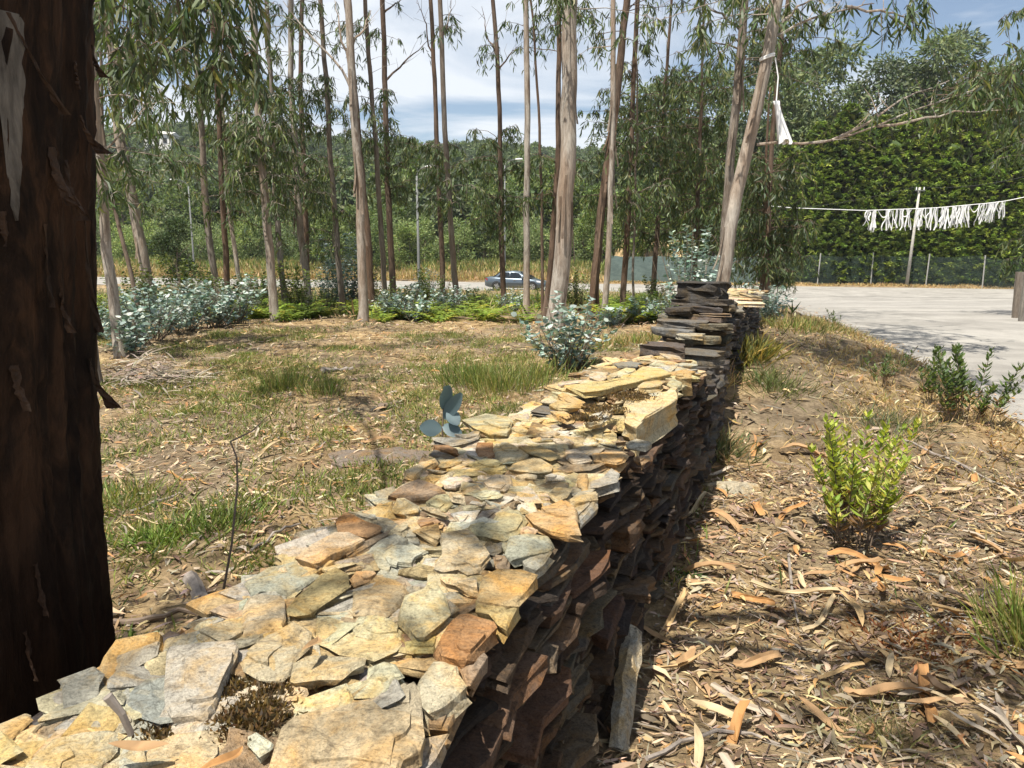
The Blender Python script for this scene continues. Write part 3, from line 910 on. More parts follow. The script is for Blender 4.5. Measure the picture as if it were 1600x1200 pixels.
def branch(mb, tw, p0, d, length, r0, n_tw, n_leaf, L, bare=0.35, droop=.35, dark=1.0, drop=.45):
    m = 6
    t = np.linspace(0, 1, m)[:, None]
    wig = np.cumsum(rng.normal(0, .035 * length, (m, 3)), 0); wig[0] = 0
    P = p0 + d * length * t + np.array([0, 0, -1.0]) * droop * length * t ** 2 + wig * .6
    v, f = tube(P, np.linspace(r0, r0 * .25, m), 5, cap=False)
    tw.add(v, f, np.ones((len(v), 3)))
    for _ in range(n_tw):
        hang_twigs(mb, tw, poly_at(P, rng.uniform(bare, 1) * (m - 1)), n_leaf, drop * rng.uniform(.6, 1.3), L, dark)
    return P

def trunk_path(pts, D):
    W = [np.array(at_depth(u, v, D)) for u, v in pts]
    return W

def eucalyptus(label, pts, D, w, bark='bark_grey', H=15.0, fol=(), bare=(), wtop=None, name='eucalyptus_tree', leafL=.19, canopy=8, strips=0, group=None, dark=1.0, twr=1.0, canR=2.2):
    W = trunk_path(pts, D)
    d0 = W[0] - W[1]
    g = gz(W[0][0], W[0][1])
    if abs(d0[2]) > 1e-3:
        t = (g - .06 - W[1][2]) / d0[2]
        W[0] = W[1] + d0 * t
    W[0][2] = gz(W[0][0], W[0][1]) - .08
    up = W[-1] - W[-2]; up = up / abs(up[2])
    up = up * .5 + np.array([0, 0, .5])
    z = W[-1][2]
    while z < H:
        q = W[-1] + up * min(2.5, H - z) + np.array([rng.normal(0, .06), rng.normal(0, .06), 0]); W.append(q); z = q[2] + .01
    # resample
    Z = np.array([p[2] for p in W]); W = np.array(W)
    order = np.argsort(Z); Z = Z[order]; W = W[order]
    zz = np.concatenate([[Z[0], Z[0] + .12, Z[0] + .3], np.arange(Z[0] + .6, H, .45)])
    P = np.c_[np.interp(zz, Z, W[:, 0]), np.interp(zz, Z, W[:, 1]), zz]
    P[1:, :2] += rng.normal(0, .008, (len(P) - 1, 2))
    r0 = px_size(w, D) / 2 * (.82 if bark == 'bark_pale' else .88)
    hf = (zz - zz[0]) / (H - zz[0])
    R = r0 * (1 - .72 * hf ** .9)
    R[0] *= 1.55; R[1] *= 1.28; R[2] *= 1.1
    root = empty(name, (float(P[0][0]), float(P[0][1]), gz(P[0][0], P[0][1])))
    tag(root, label, 'tree', group or 'eucalyptus trees between the wall and the road')
    v, f = tube(P, R, 12, rough=.04)
    tint = np.repeat((1 + rng.normal(0, .06, (len(P), 1))) * np.array([[1, .98, .96]]), 12, 0)
    mobj('trunk', v, f, M[bark], root, col=tint, smooth=True)
    at_h = lambda z: np.array([np.interp(z, zz, P[:, 0]), np.interp(z, zz, P[:, 1]), z])
    mb, tw = MB(), MB()
    for (y0, y1, rad, nb, nt, nl) in fol:
        for _ in range(int(nb * 1.2)):
            v_ = rng.uniform(y0, y1)
            zc = at_depth(pts[0][0], v_, D).z
            p0 = at_h(zc)
            a = rng.uniform(0, 6.28); e = rng.uniform(.1, .8)
            d = np.array([math.cos(a) * math.cos(e), math.sin(a) * math.cos(e), math.sin(e)])
            branch(mb, tw, p0, d, rad * rng.uniform(.55, 1.15), .010 * twr, nt, nl, leafL, dark=dark)
    for _ in range(canopy):                                     # crown above the frame
        zc = rng.uniform(min(max(8.0, H * .62), H - .6), H - .2)
        a = rng.uniform(0, 6.28); e = rng.uniform(.2, .9)
        d = np.array([math.cos(a) * math.cos(e), math.sin(a) * math.cos(e), math.sin(e)])
        branch(mb, tw, at_h(zc), d, canR * rng.uniform(.6, 1.1), .018, 7, 9, .24, drop=.7)
    for b in bare:                                              # long branches seen against the sky: pixel polylines, leaves at the tip
        n_tw = b[0]; Bp = np.array([np.array(at_depth(u, v, D)) for u, v in b[1:]])
        Bp[1:, 1] += np.linspace(.05, .25, len(Bp) - 1)
        k = np.linspace(0, len(Bp) - 1, 9)
        Q = np.array([poly_at(Bp, s) for s in k]); Q[1:-1] += rng.normal(0, .012, (7, 3)) * D / 12
        v, f = tube(Q, np.linspace(r0 * (.32 if D > 12 else .2), r0 * .06, 9), 6, cap=False)
        tw.add(v, f, np.ones((len(v), 3)))
        for _ in range(n_tw):
            hang_twigs(mb, tw, poly_at(Q, rng.uniform(.35, 1) * 8), 9, .4, leafL, dark)
        for _ in range(5):
            p = poly_at(Q, rng.uniform(.2, .95) * 8); e = p + (Q[-1] - Q[0]) * .18 + rng.normal(0, .25, 3)
            v, f = tube(np.array([p, (p + e) / 2 + rng.normal(0, .03, 3), e]), [.006, .004, .002], 3, cap=False); tw.add(v, f, np.ones((len(v), 3)))
    if tw.n: tw.obj('branches', M[bark], root)['kind'] = 'stuff'
    if mb.n: mb.obj('crown', M['leaf'], root)
    for k in range(strips):                                     # peeling bark ribbons
        z0 = rng.uniform(.5, 5.0); a = rng.uniform(3.4, 6.0); L = rng.uniform(.4, 1.1)
        p = at_h(z0); r = np.interp(z0, zz, R)
        o_ = np.array([math.cos(a), math.sin(a), 0])
        t = np.linspace(0, 1, 6)
        C_ = np.array([at_h(z0 - L * s) + o_ * (np.interp(z0 - L * s, zz, R) + .004 + .09 * s * s) for s in t])
        S_ = np.cross(o_, [0, 0, 1]) * px_size(2.2, D)
        v = np.vstack([C_ - S_, C_ + S_ * .7]); F_ = [[i, i + 1, i + 7, i + 6] for i in range(5)]
        o = mobj('bark_strip', v, F_, M['bark_dark' if bark == 'bark_dark' else 'bark_grey'], root, col=np.array([1., .85, .7]))
    return root, P, R

E = eucalyptus
G1, G2 = (8, 5, 10), (14, 6, 11)
E('eucalyptus half hidden behind the dark near trunk', [(152, 590), (140, 400), (128, 150), (120, 0)], 8.6, 13, 'bark_grey', 13, fol=[(-60, 80, 1.2, 6, 5, 10)])
E('tan eucalyptus forking low, next to the dark near trunk', [(192, 578), (172, 430), (160, 300), (150, 180), (147, 130)], 10.5, 21, 'bark_pale', 11,
  fol=[(-60, 140, 1.5, 20, 6, 11), (150, 330, 1.0, 8, 5, 10)], bare=[(10, (148, 135), (190, 80), (222, 0)), (6, (163, 235), (205, 190), (242, 130))], leafL=.22)
E('leaning eucalyptus shedding long bark strips, left of the young round tree', [(236, 470), (205, 300), (186, 210), (172, 60), (166, 0)], 16.5, 21, 'bark_pale', 17,
  fol=[(-20, 200, 1.6, 18, 6, 11), (200, 330, 1.4, 8, 5, 10)], strips=5)
E('thin crooked eucalyptus stem rising from blue shrubs at the far left', [(215, 480), (198, 400), (172, 300), (160, 200), (158, 60)], 15, 8, 'bark_grey', 10, fol=[(60, 330, 1.3, 18, 6, 10)])
E('olive eucalyptus trunk just right of the left street lamp', [(338, 455), (322, 330), (315, 200), (300, 0)], 21, 13, 'bark_grey', 17, fol=[(60, 320, 1.7, 26, 6, 11)])
E('dark eucalyptus trunk rising from shrubs right of the left street lamp', [(359, 510), (349, 340), (343, 200), (330, 0)], 16.5, 11, 'bark_dark', 15, fol=[(120, 360, 1.3, 24, 6, 11)])
E('slim pale eucalyptus behind the dark trunk by the left street lamp', [(376, 450), (360, 345), (350, 200), (340, 0)], 23, 9, 'bark_pale', 16, fol=[(40, 330, 1.9, 20, 6, 11)])
E('tan eucalyptus at the edge of the clearing, leftmost of the dense clump', [(432, 515), (413, 300), (401, 145), (395, 0)], 15.5, 17, 'bark_pale', 17, fol=[(150, 330, 1.0, 30, 6, 12), (-40, 120, 1.0, 6, 5, 9)], strips=3)
E('second eucalyptus of the dense clump, slim and brown', [(447, 480), (437, 400), (422, 145), (417, 0)], 18, 11, 'bark_grey', 17, fol=[(140, 330, 1.2, 26, 6, 12)], bare=[(3, (424, 150), (415, 60), (398, -20))])
E('third eucalyptus of the dense clump, brown with peeling foot', [(483, 470), (468, 340), (455, 145), (454, 0)], 19, 14, 'bark_pale', 18, fol=[(120, 340, 1.3, 28, 6, 12), (-20, 90, 1.2, 5, 4, 9)], strips=3)
E('fourth eucalyptus of the dense clump, dark and straight', [(480, 440), (475, 250), (469, 145), (472, 0)], 22, 11, 'bark_dark', 18, fol=[(150, 360, 1.5, 24, 6, 12)])
E('slim grey eucalyptus bending left, right of the dense clump', [(535, 475), (528, 400), (516, 240), (511, 145), (500, 0)], 19, 11, 'bark_grey', 18, fol=[(110, 210, .9, 9, 5, 10), (0, 90, 1.0, 6, 5, 9), (300, 400, 1.1, 6, 5, 9)])
E('tall reddish grey eucalyptus standing alone at the clearing edge', [(568, 513), (564, 350), (562, 290), (552, 145), (543, 0)], 15.5, 18, 'bark_pale', 19, strips=6,
  bare=[(2, (551, 145), (525, 95), (470, 40), (436, -5)), (2, (547, 75), (566, 45), (576, 10)), (2, (549, 110), (530, 50), (520, -5))])
E('dark eucalyptus close behind the tall lone reddish trunk', [(582, 480), (574, 360), (556, 160), (545, 40), (540, 0)], 18, 13, 'bark_dark', 18)
E('grey eucalyptus second right of the tall lone reddish trunk', [(603, 475), (597, 400), (587, 225), (580, 145), (570, 0)], 18.5, 10, 'bark_grey', 18, fol=[(120, 235, .8, 12, 5, 10), (10, 70, .8, 4, 4, 9)], bare=[(1, (582, 140), (578, 90), (568, 50))])
E('dark upright eucalyptus left of the street lamp post', [(614, 458), (606, 300), (602, 145), (598, 0)], 21, 12, 'bark_dark', 18, fol=[(215, 310, 1.0, 18, 6, 12), (150, 210, .5, 6, 4, 9)], bare=[(1, (604, 125), (640, 90), (668, 58)), (3, (599, 20), (618, 5), (630, -10))])
E('dark slim eucalyptus just right of the street lamp', [(692, 462), (688, 340), (683, 230), (680, 150), (673, 0)], 21, 10, 'bark_dark', 18, fol=[(250, 330, .9, 10, 5, 10)], bare=[(1, (679, 100), (665, 40), (650, -5))])
E('grey brown eucalyptus second right of the street lamp', [(714, 476), (703, 330), (695, 200), (688, 0)], 18, 11, 'bark_grey', 18, fol=[(225, 330, .8, 12, 6, 10), (20, 60, .7, 4, 4, 9)], bare=[(1, (691, 60), (701, 30), (703, -5))])
E('eucalyptus rising beside the back of the passing car', [(787, 470), (783, 370), (781, 200), (778, 110), (770, 0)], 20, 10, 'bark_dark', 18, fol=[(205, 370, .95, 26, 6, 12), (60, 110, .6, 4, 4, 9)], bare=[(1, (777, 90), (760, 50), (752, 5)), (1, (779, 108), (800, 80), (812, 70))])
E('straight tan eucalyptus in front of the passing car', [(823, 486), (823, 330), (824, 160), (822, 0)], 17, 13, 'bark_pale', 19)
E('very thin dark eucalyptus right of the car', [(848, 480), (846, 300), (843, 200), (832, 20), (830, 0)], 18, 6, 'bark_dark', 14, fol=[(0, 60, .7, 5, 4, 9)], canopy=3)
E('dark eucalyptus partly behind the thickest pale trunk', [(853, 478), (862, 400), (872, 250), (874, 100), (873, 0)], 17, 11, 'bark_dark', 18, fol=[(0, 90, 1.3, 9, 5, 10), (230, 320, .9, 9, 5, 10)])
big, bigP, bigR = E('thickest pale smooth eucalyptus trunk, behind the round blue shrub', [(868, 500), (878, 410), (888, 250), (889, 100), (891, 0)], 13.5, 34, 'bark_pale', 20, strips=5, fol=[(-40, 60, 1.4, 7, 5, 10)])
E('straight pale eucalyptus right of the dark shaggy trunk', [(945, 496), (951, 400), (956, 250), (958, 100), (958, 0)], 16, 12, 'bark_pale', 19, strips=4, fol=[(60, 100, .8, 3, 4, 9)])
E('dark shaggy barked eucalyptus leaning right across a pale one', [(926, 475), (939, 330), (960, 180), (972, 70), (980, 0)], 16.8, 16, 'bark_dark', 19, strips=8, fol=[(-20, 60, 1.4, 6, 5, 10)])
E('dark eucalyptus foot left of the net fence, fading into foliage', [(973, 480), (978, 400), (986, 250), (990, 120), (996, 0)], 18, 11, 'bark_dark', 17, fol=[(100, 380, 1.3, 22, 6, 12)])
E('thin bare eucalyptus pole in front of the net fence', [(988, 485), (990, 400), (993, 300), (996, 200)], 17, 5, 'bark_grey', 8, fol=[(180, 330, 1.0, 12, 6, 11)], canopy=2)
E('leafy drooping eucalyptus in front of the sandy clearing', [(1020, 470), (1026, 380), (1034, 250), (1040, 120)], 20, 10, 'bark_dark', 9.6, fol=[(120, 380, 1.7, 52, 7, 12)], canopy=6, canR=1.4)
E('leafy drooping eucalyptus left of the leaning trunk', [(1085, 470), (1088, 380), (1092, 260), (1096, 160)], 18, 10, 'bark_dark', 7.6, fol=[(140, 400, 1.5, 60, 7, 12)], canopy=0)
E('brown barked eucalyptus rising just behind the leaning pale trunk', [(1128, 450), (1140, 260), (1151, 150), (1164, 0)], 13.5, 18, 'bark_grey', 18, strips=5, fol=[(-30, 130, 1.3, 12, 6, 10)], bare=[(1, (1155, 45), (1120, 15), (1098, -5))])
lean, leanP, leanR = E('pale leaning eucalyptus behind the dark wall end, holding a white cloth', [(1128, 452), (1145, 330), (1170, 225), (1195, 100), (1216, 0)], 10.5, 27, 'bark_pale', 14, strips=3,
  bare=[(0, (1182, 226), (1240, 221), (1300, 219), (1370, 197), (1450, 163), (1560, 128)), (3, (1300, 219), (1360, 190), (1420, 150), (1500, 120)), (4, (1370, 197), (1440, 185), (1510, 172), (1570, 165)),
        (6, (1203, 60), (1260, 30), (1330, 8), (1380, -4)), (5, (1206, 50), (1250, 10), (1290, -15)), (6, (1320, 10), (1370, 18), (1410, 15), (1445, 25))], canopy=14, leafL=.2, fol=[(-70, 40, 1.6, 14, 6, 10)])
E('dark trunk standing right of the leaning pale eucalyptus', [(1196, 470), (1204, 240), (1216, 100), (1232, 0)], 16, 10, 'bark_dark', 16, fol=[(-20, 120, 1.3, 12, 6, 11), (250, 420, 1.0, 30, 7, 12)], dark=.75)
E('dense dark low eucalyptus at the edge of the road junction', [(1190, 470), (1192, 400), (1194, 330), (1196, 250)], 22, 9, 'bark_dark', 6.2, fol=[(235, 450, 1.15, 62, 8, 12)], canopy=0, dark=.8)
E('eucalyptus with hanging leaves over the frame edge by the grey posts', [(1625, 500), (1630, 350), (1640, 150), (1650, 0)], 18.2, 22, 'bark_grey', 12, fol=[(60, 250, 1.5, 30, 7, 12), (-50, 60, 1.2, 8, 6, 10), (340, 430, .9, 14, 6, 11)], leafL=.22, canopy=8)

# foliage on the end of the long right-hand branch of the leaning tree, plus shade clumps added overhead
mb, tw = MB(), MB()
for _ in range(70):
    u = rng.uniform(1470, 1600); v = 150 - (u - 1470) * .18 + rng.normal(0, 30)
    p = np.array(at_depth(u, v, 10.9 + rng.normal(0, .3)))
    hang_twigs(mb, tw, p, 11, .45, .20)
for _ in range(18):
    u = rng.uniform(1400, 1540); v = 185 - (u - 1340) * .3 + rng.normal(0, 14)
    p = np.array(at_depth(u, v, 10.8)); e = p + np.array([rng.uniform(.2, .7), rng.normal(0, .2), rng.normal(.05, .12)])
    q = (p + e) / 2 + rng.normal(0, .03, 3)
    vv, f = tube(np.array([p, q, e]), [.005, .003, .0015], 3, cap=False); tw.add(vv, f, np.ones((len(vv), 3)))
for _ in range(14):
    hang_twigs(mb, tw, np.array(at_depth(rng.uniform(1380, 1440), rng.uniform(-10, 60), 10.6)), 10, .45, .2)
for (cx_, cy_, cz_, sp, n_) in ((2.0, 6.5, 7.4, .5, 300), (3.1, 6.9, 7.8, .45, 280), (5.0, 11.2, 8.2, .7, 200), (4.2, 10.2, 8.6, .6, 40)):  # unseen clumps above the frame, added to cast shade on verge and road
    for _ in range(n_):
        hang_twigs(mb, tw, np.array([cx_, cy_, cz_]) + rng.normal(0, sp, 3) * [1, 1, .5], 11, .5, .22)
    b_ = np.array([np.interp(cz_ - 1.5, leanP[:, 2], leanP[:, 0]), np.interp(cz_ - 1.5, leanP[:, 2], leanP[:, 1]), cz_ - 1.5])
    vv, f = tube(np.array([b_, [cx_, cy_, cz_]]), [.04, .015], 5); tw.add(vv, f, np.ones((len(vv), 3)))
mb.obj('branch_foliage', M['leaf'], lean); tw.obj('fine_twigs', M['bark_dark'], lean)['kind'] = 'stuff'
# foliage hanging from overhead branch at upper left (nearer, darker)
near_can, near_tw = MB(), MB()
for _ in range(130):
    u = 150 + 235 * rng.random() ** .7; v = rng.uniform(-70, 125) - abs(u - 330) * .12
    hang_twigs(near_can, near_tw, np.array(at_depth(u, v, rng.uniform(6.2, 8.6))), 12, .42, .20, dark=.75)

# ---------------------------------------------------------------- the dark near trunk
TY = 1.95
near = empty('near_eucalyptus_tree', (-1.5, TY, gz(-1.5, TY)))
tag(near, 'huge dark peeling eucalyptus trunk filling the frame edge beside the wall', 'tree', 'eucalyptus trees between the wall and the road')
edge_px = [(1250, 205), (1080, 186), (850, 164), (600, 150), (300, 146), (0, 141), (-300, 138)]
zs, xr = [], []
for v, u in edge_px:
    p = at_depth(u, v, TY); zs.append(p.z); xr.append(p.x)
zz = np.concatenate([np.linspace(-.1, 3.6, 110), np.linspace(3.7, 10.5, 30)])
RX = np.interp(zz, zs, xr)
nseg = 144
th = np.linspace(0, 2 * np.pi, nseg, endpoint=False)
Rn = .40 - .014 * zz
Rn = np.maximum(Rn, .16)
cx = np.zeros(len(zz))
for i in range(len(zz)):                 # centre line so that the right outline passes through the measured edge
    edge_a = math.atan2(RX[i], TY); phi = edge_a - .2
    for _ in range(30): phi = edge_a - math.asin(min(.9, Rn[i] * 1.035 / (TY / math.cos(phi))))
    cx[i] = TY * math.tan(phi)
up_ = np.maximum(0, zz - 3.3); cx -= .22 * up_ * ss(up_ / 2); CYT = TY - .30 * up_ * ss(up_ / 2)
rid = np.zeros((len(zz), nseg))
for k in range(14):
    f1 = rng.integers(7, 46); ph = rng.uniform(0, 6.28); fz = rng.uniform(-1.2, 1.2)
    rid += np.sin(f1 * th[None] + ph + fz * zz[:, None] + .8 * np.sin(zz[:, None] * rng.uniform(.8, 2.5))) * rng.uniform(.2, 1)
rid = np.abs(rid) / 3.0
rr = Rn[:, None] * (1 + .05 * (1 - rid) + rng.normal(0, .007, rid.shape))
rr[:4] *= np.linspace(1.18, 1.02, 4)[:, None]
V = np.stack([cx[:, None] + rr * np.cos(th), CYT[:, None] + rr * np.sin(th), np.broadcast_to(zz[:, None], rr.shape)], -1).reshape(-1, 3)
i = np.arange(len(zz) - 1)[:, None] * nseg; j = np.arange(nseg)[None]
F = np.stack([i + j, i + (j + 1) % nseg, i + nseg + (j + 1) % nseg, i + nseg + j], -1).reshape(-1, 4)
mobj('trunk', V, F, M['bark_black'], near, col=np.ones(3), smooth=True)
def trunk_surf(z, a, lift=0.0):
    c = np.interp(z, zz, cx); r = np.interp(z, zz, Rn) * 1.03 + lift
    return np.array([c + r * math.cos(a), TY + r * math.sin(a), z])
def ang_for(u, v):                       # angle on the trunk seen at a pixel
    best = None
    for a in np.linspace(-2.9, 0.3, 160):
        z = 1.6
        for _ in range(4):
            p = trunk_surf(z, a); q = at_depth(u, v, p[1]); z = q.z
        d = abs(q.x - p[0])
        if best is None or d < best[0]: best = (d, a, z)
    return best[1], best[2]
def bark_patch(top, bot, wpx, mat, col, lift=.006, curl=0.0, name='bare_patch'):
    (a0, z0), (a1, z1) = ang_for(*top), ang_for(*bot)
    n = 14; V = []
    for k in range(n):
        s = k / (n - 1)
        z = z0 + (z1 - z0) * s; a = a0 + (a1 - a0) * s
        w = wpx / F_PX * 1.7 / .38 * (1 - s ** 2.2 * .92) * (1 + rng.normal(0, .07)) * (.75 if name == 'bark_strip' else 1)
        for q in (-1, -.4, .4, 1):
            V.append(trunk_surf(z, a + q * w / 2 + rng.normal(0, .006), lift + curl * s * s * (1 + .4 * q) + (0.004 if abs(q) < 1 else 0) + rng.normal(0, .001)))
    F = [[k * 4 + m, k * 4 + m + 1, k * 4 + m + 5, k * 4 + m + 4] for k in range(n - 1) for m in range(3)]
    return mobj(name, V, F, mat, near, col=np.array(col))
M['bare'] = bark_mat('bare_pale_bark', (.16, .14, .12), (.10, .088, .075), (.04, .032, .026))
M['strip'] = bark_mat('peeling_bark', (.06, .034, .02), (.035, .02, .012), (.015, .009, .006))
bark_patch((18, 20), (22, 345), 46, M['bare'], (1, 1, 1), .004)
bark_patch((2, 330), (6, 385), 14, M['strip'], (1, .8, .6), .006)
for t_, b_, w_, c_ in (((78, 230), (82, 322), 20, .05), ((100, 250), (96, 345), 8, .05), ((112, 95), (112, 140), 5, .01), ((122, 180), (128, 240), 9, .05), ((68, 350), (70, 480), 4, .02), ((20, 570), (26, 640), 18, .03),
                       ((8, 20), (82, 180), 7, .03), ((128, 330), (132, 520), 9, .03), ((138, 70), (144, 120), 5, .03), ((136, 560), (146, 640), 6, .05), ((55, 880), (60, 960), 8, .02), ((90, 450), (92, 520), 5, .03), ((40, 985), (45, 1060), 7, .02)):
    bark_patch(t_, b_, w_, M['strip'], (1, .85, .65), .006, c_, 'bark_strip')
# limb and overhead foliage of the near tree
P0 = np.array([cx[114], CYT[114], zz[114]]); P1 = np.array(at_depth(250, -90, 7.4))
t = np.linspace(0, 1, 10)[:, None]
Q = P0 * (1 - t) + P1 * t + np.array([0, 0, 1.0]) * np.sin(t * math.pi) * .8
v, f = tube(Q, np.linspace(.024, .010, 10), 8); mobj('limb', v, f, M['bark_dark'], near, col=np.ones(3), smooth=True)
for _ in range(26):
    p = poly_at(Q, rng.uniform(7, 9)); e = np.array(at_depth(rng.uniform(150, 385), rng.uniform(-60, 90), rng.uniform(6.4, 8.4)))
    m_ = (p + e) / 2 + np.array([0, 0, .25])
    v, f = tube(np.array([p, m_, e]), [.016, .010, .004], 4, cap=False); near_tw.add(v, f, np.ones((len(v), 3)))
for (cx_, cy_, cz_, sp, n_) in ((-2.2, .9, 6.0, .55, 110), (-2.6, .3, 7.5, .6, 90), (.35, .8, 6.2, .40, 80), (1.3, 1.2, 6.6, .35, 50)):  # out-of-view crown clumps, added to shade the trunk and lower-right ground
    c_ = np.array([cx_, cy_, cz_]); b_ = np.array([np.interp(cz_ - 1.2, zz, cx), np.interp(cz_ - 1.2, zz, CYT), cz_ - 1.2])
    v, f = tube(np.array([b_, (b_ + c_) / 2 + [0, 0, .4], c_]), [.06, .04, .02], 6); near_tw.add(v, f, np.ones((len(v), 3)))
    for _ in range(n_):
        hang_twigs(near_can, near_tw, c_ + rng.normal(0, sp, 3) * [1, 1, .5], 10, .5, .22)
near_tw.obj('branches', M['bark_dark'], near)['kind'] = 'stuff'; near_can.obj('crown', M['leaf'], near)

# ================================================================ litter, grass, undergrowth
LIT = [(.39, .28, .15), (.34, .185, .075), (.28, .23, .175), (.46, .375, .25), (.115, .075, .048), (.30, .20, .11), (.20, .14, .095)]
LIT_P = [.20, .10, .19, .11, .17, .12, .11]
edge_x = lambda y: 0.37 * y - 0.58

def on_wall(x, y, m=0.03):
    dn = (x - edge_x(y)) * .938
    return (dn < m) & (dn > -.68 - m) & (y < 10.8)

def scatter(n, x0, x1, y0, y1, keep):
    x = rng.uniform(x0, x1, n); y = rng.uniform(y0, y1, n)
    k = keep(x, y) & ~on_wall(x, y) & (road_in(x, y) < -.05)
    return x[k], y[k]

def view(x, y, m=1.5): return (np.abs(x) < y * .72 + m)

def lay_litter(mb, x, y, Lr, Wr, zoff=(0.0, .03), cols=LIT, p=LIT_P, tiltz=.22):
    n = len(x)
    a = rng.uniform(0, 6.28, n)
    D = np.c_[np.cos(a), np.sin(a), rng.normal(0, tiltz, n)]
    N = np.c_[rng.normal(0, .35, (n, 2)), np.ones(n)]
    P = np.c_[x, y, gheight(x, y) + rng.uniform(*zoff, n)]
    v, f, q = leaves(P, D, N, rng.uniform(*Lr, n), rng.uniform(*Wr, n), rng.normal(.03, .10, n), rng.normal(0, .14, n))
    mb.add(v, f, np.repeat(pick(cols, n, .17, p), q, 0))

litter = MB()
right = lambda x, y: (x > edge_x(y)) & view(x, y)
left = lambda x, y: (x < edge_x(y)) & view(x, y)
x, y = scatter(8000, .0, 5.5, 1.1, 5.0, right); lay_litter(litter, x, y, (.04, .13), (.010, .024), zoff=(0, .02), tiltz=.14)
x, y = scatter(34000, .0, 5.5, 1.1, 5.2, right); lay_litter(litter, x, y, (.02, .07), (.004, .011), zoff=(0, .02), p=[.12, .06, .2, .1, .27, .1, .15])
x, y = scatter(7000, .5, 7.0, 5.0, 12.0, right)
k = rng.random(len(x)) < np.clip(1.25 - .09 * y, .15, 1); lay_litter(litter, x[k], y[k], (.05, .17), (.012, .03))
x, y = scatter(9000, -8, 1, 1.6, 6.5, left); lay_litter(litter, x, y, (.04, .15), (.008, .022), cols=LIT)
x, y = scatter(26000, -7, 1, 1.6, 8.5, left); lay_litter(litter, x, y, (.02, .08), (.004, .012), zoff=(0, .02), p=[.14, .05, .22, .12, .22, .1, .15])
x, y = scatter(13000, -13, 4, 6.5, 15.5, left); lay_litter(litter, x, y, (.05, .18), (.012, .028), cols=LIT)
x, y = scatter(3500, -14, 12, 15, 34, view); lay_litter(litter, x, y, (.1, .25), (.02, .05))
x, y = scatter(600, 9.9, 13.5, 15.8, 18.6, view); lay_litter(litter, x, y, (.06, .18), (.02, .04), zoff=(.02, .16))
n = 9000; y = rng.uniform(4, 30, n); x = road_left(y) + np.abs(rng.normal(0, .35, n))       # leaves blown onto the road edge
y2 = y; n = len(x)
a = rng.uniform(0, 6.28, n); k = (rng.random(n) < .16)
x, y2, a = x[k], y2[k], a[k]; n = len(x)
v, f, q = leaves(np.c_[x, y2, gsmooth(x, y2) + .008], np.c_[np.cos(a), np.sin(a), rng.normal(.05, .05, n)], np.c_[rng.normal(0, .2, (n, 2)), np.ones(n)], rng.uniform(.05, .15, n), rng.uniform(.012, .03, n), .05)
litter.add(v, f, np.repeat(pick(LIT, n, .17, LIT_P), q, 0))
n = 5000; y = rng.uniform(1.5, 7, n); x = rng.uniform(.1, 5, n)                                   # thin twigs
k = right(x, y) & ~on_wall(x, y) & (road_in(x, y) < -.05) & (rng.random(n) < .22); x, y = x[k], y[k]; n = len(x)
a = rng.uniform(0, 6.28, n)
v, f, q = leaves(np.c_[x, y, gheight(x, y) + rng.uniform(.005, .03, n)], np.c_[np.cos(a), np.sin(a), rng.normal(0, .08, n)], rdir(n), rng.uniform(.1, .35, n), rng.uniform(.003, .007, n), rng.normal(0, .05, n))
litter.add(v, f, np.repeat(pick([(.14, .10, .07), (.26, .22, .18), (.09, .06, .045)], n), q, 0))
tag(litter.obj('leaf_litter', M['dry']), 'dry eucalyptus leaves and bark shreds covering the ground', kind='stuff')

# pebbly pale grit between the leaves at the lower right
mb = MB()
x, y = scatter(2600, 1.0, 4.2, 1.4, 3.2, right)
k = wob(x, y, 1.6, 5) > .15; x, y = x[k], y[k]
for a, b in zip(x, y):
    r = rng.uniform(.003, .011)
    mb.add(np.array([[a + r, b, 0], [a, b + r, 0], [a - r, b, 0], [a, b - r, 0], [a, b, r]]) + [0, 0, gz(a, b) + .004] + rng.normal(0, r * .2, (5, 3)), [[0, 1, 4], [1, 2, 4], [2, 3, 4], [3, 0, 4]], pick([(.5, .48, .44), (.35, .33, .3)], 1)[0])
tag(mb.obj('gravel', M['dry']), 'pale grit showing between dry leaves on the verge', kind='stuff')

# big single leaves and curled bark pieces that can be told apart near the camera
def curl_mesh(kind):
    mb = MB()
    if kind < 4:                                              # sickle leaf, curled across
        L, W = rng.uniform(.14, .2), rng.uniform(.024, .034); sick = rng.normal(0, .22)
        n = 9; V = []
        for i in range(n):
            t = i / (n - 1) - .5
            w = W * (1 - (2 * abs(t)) ** 2.4) + .001
            for s in (-1, 0, 1):
                V.append([L * t, s * w / 2 + sick * L * (4 * t * t - .5) * .5, .012 + .05 * L * math.cos(t * 5 + kind) + abs(s) * w * .25])
        F = [[i * 3 + j, i * 3 + j + 1, i * 3 + j + 4, i * 3 + j + 3] for i in range(n - 1) for j in range(2)]
    else:                                                     # bark ribbon, rolled along its length
        L, W = rng.uniform(.22, .42), rng.uniform(.02, .045); sick = rng.normal(0, .35)
        n = 9; V = []
        for i in range(n):
            t = i / (n - 1) - .5
            for s in (-1, -.4, .4, 1):
                a = s * 1.1
                V.append([L * t + .01 * rng.normal(), W * math.sin(a) * .55 + sick * L * t * t, .006 + W * .55 * (1 - math.cos(a)) + .02 * math.sin(t * 6 + kind)])
        F = [[i * 4 + j, i * 4 + j + 1, i * 4 + j + 5, i * 4 + j + 4] for i in range(n - 1) for j in range(3)]
    return np.array(V), F
LCOL = [(.42, .29, .145), (.38, .20, .075), (.46, .36, .22), (.32, .20, .10), (.37, .31, .24), (.26, .185, .125)]
protos = []
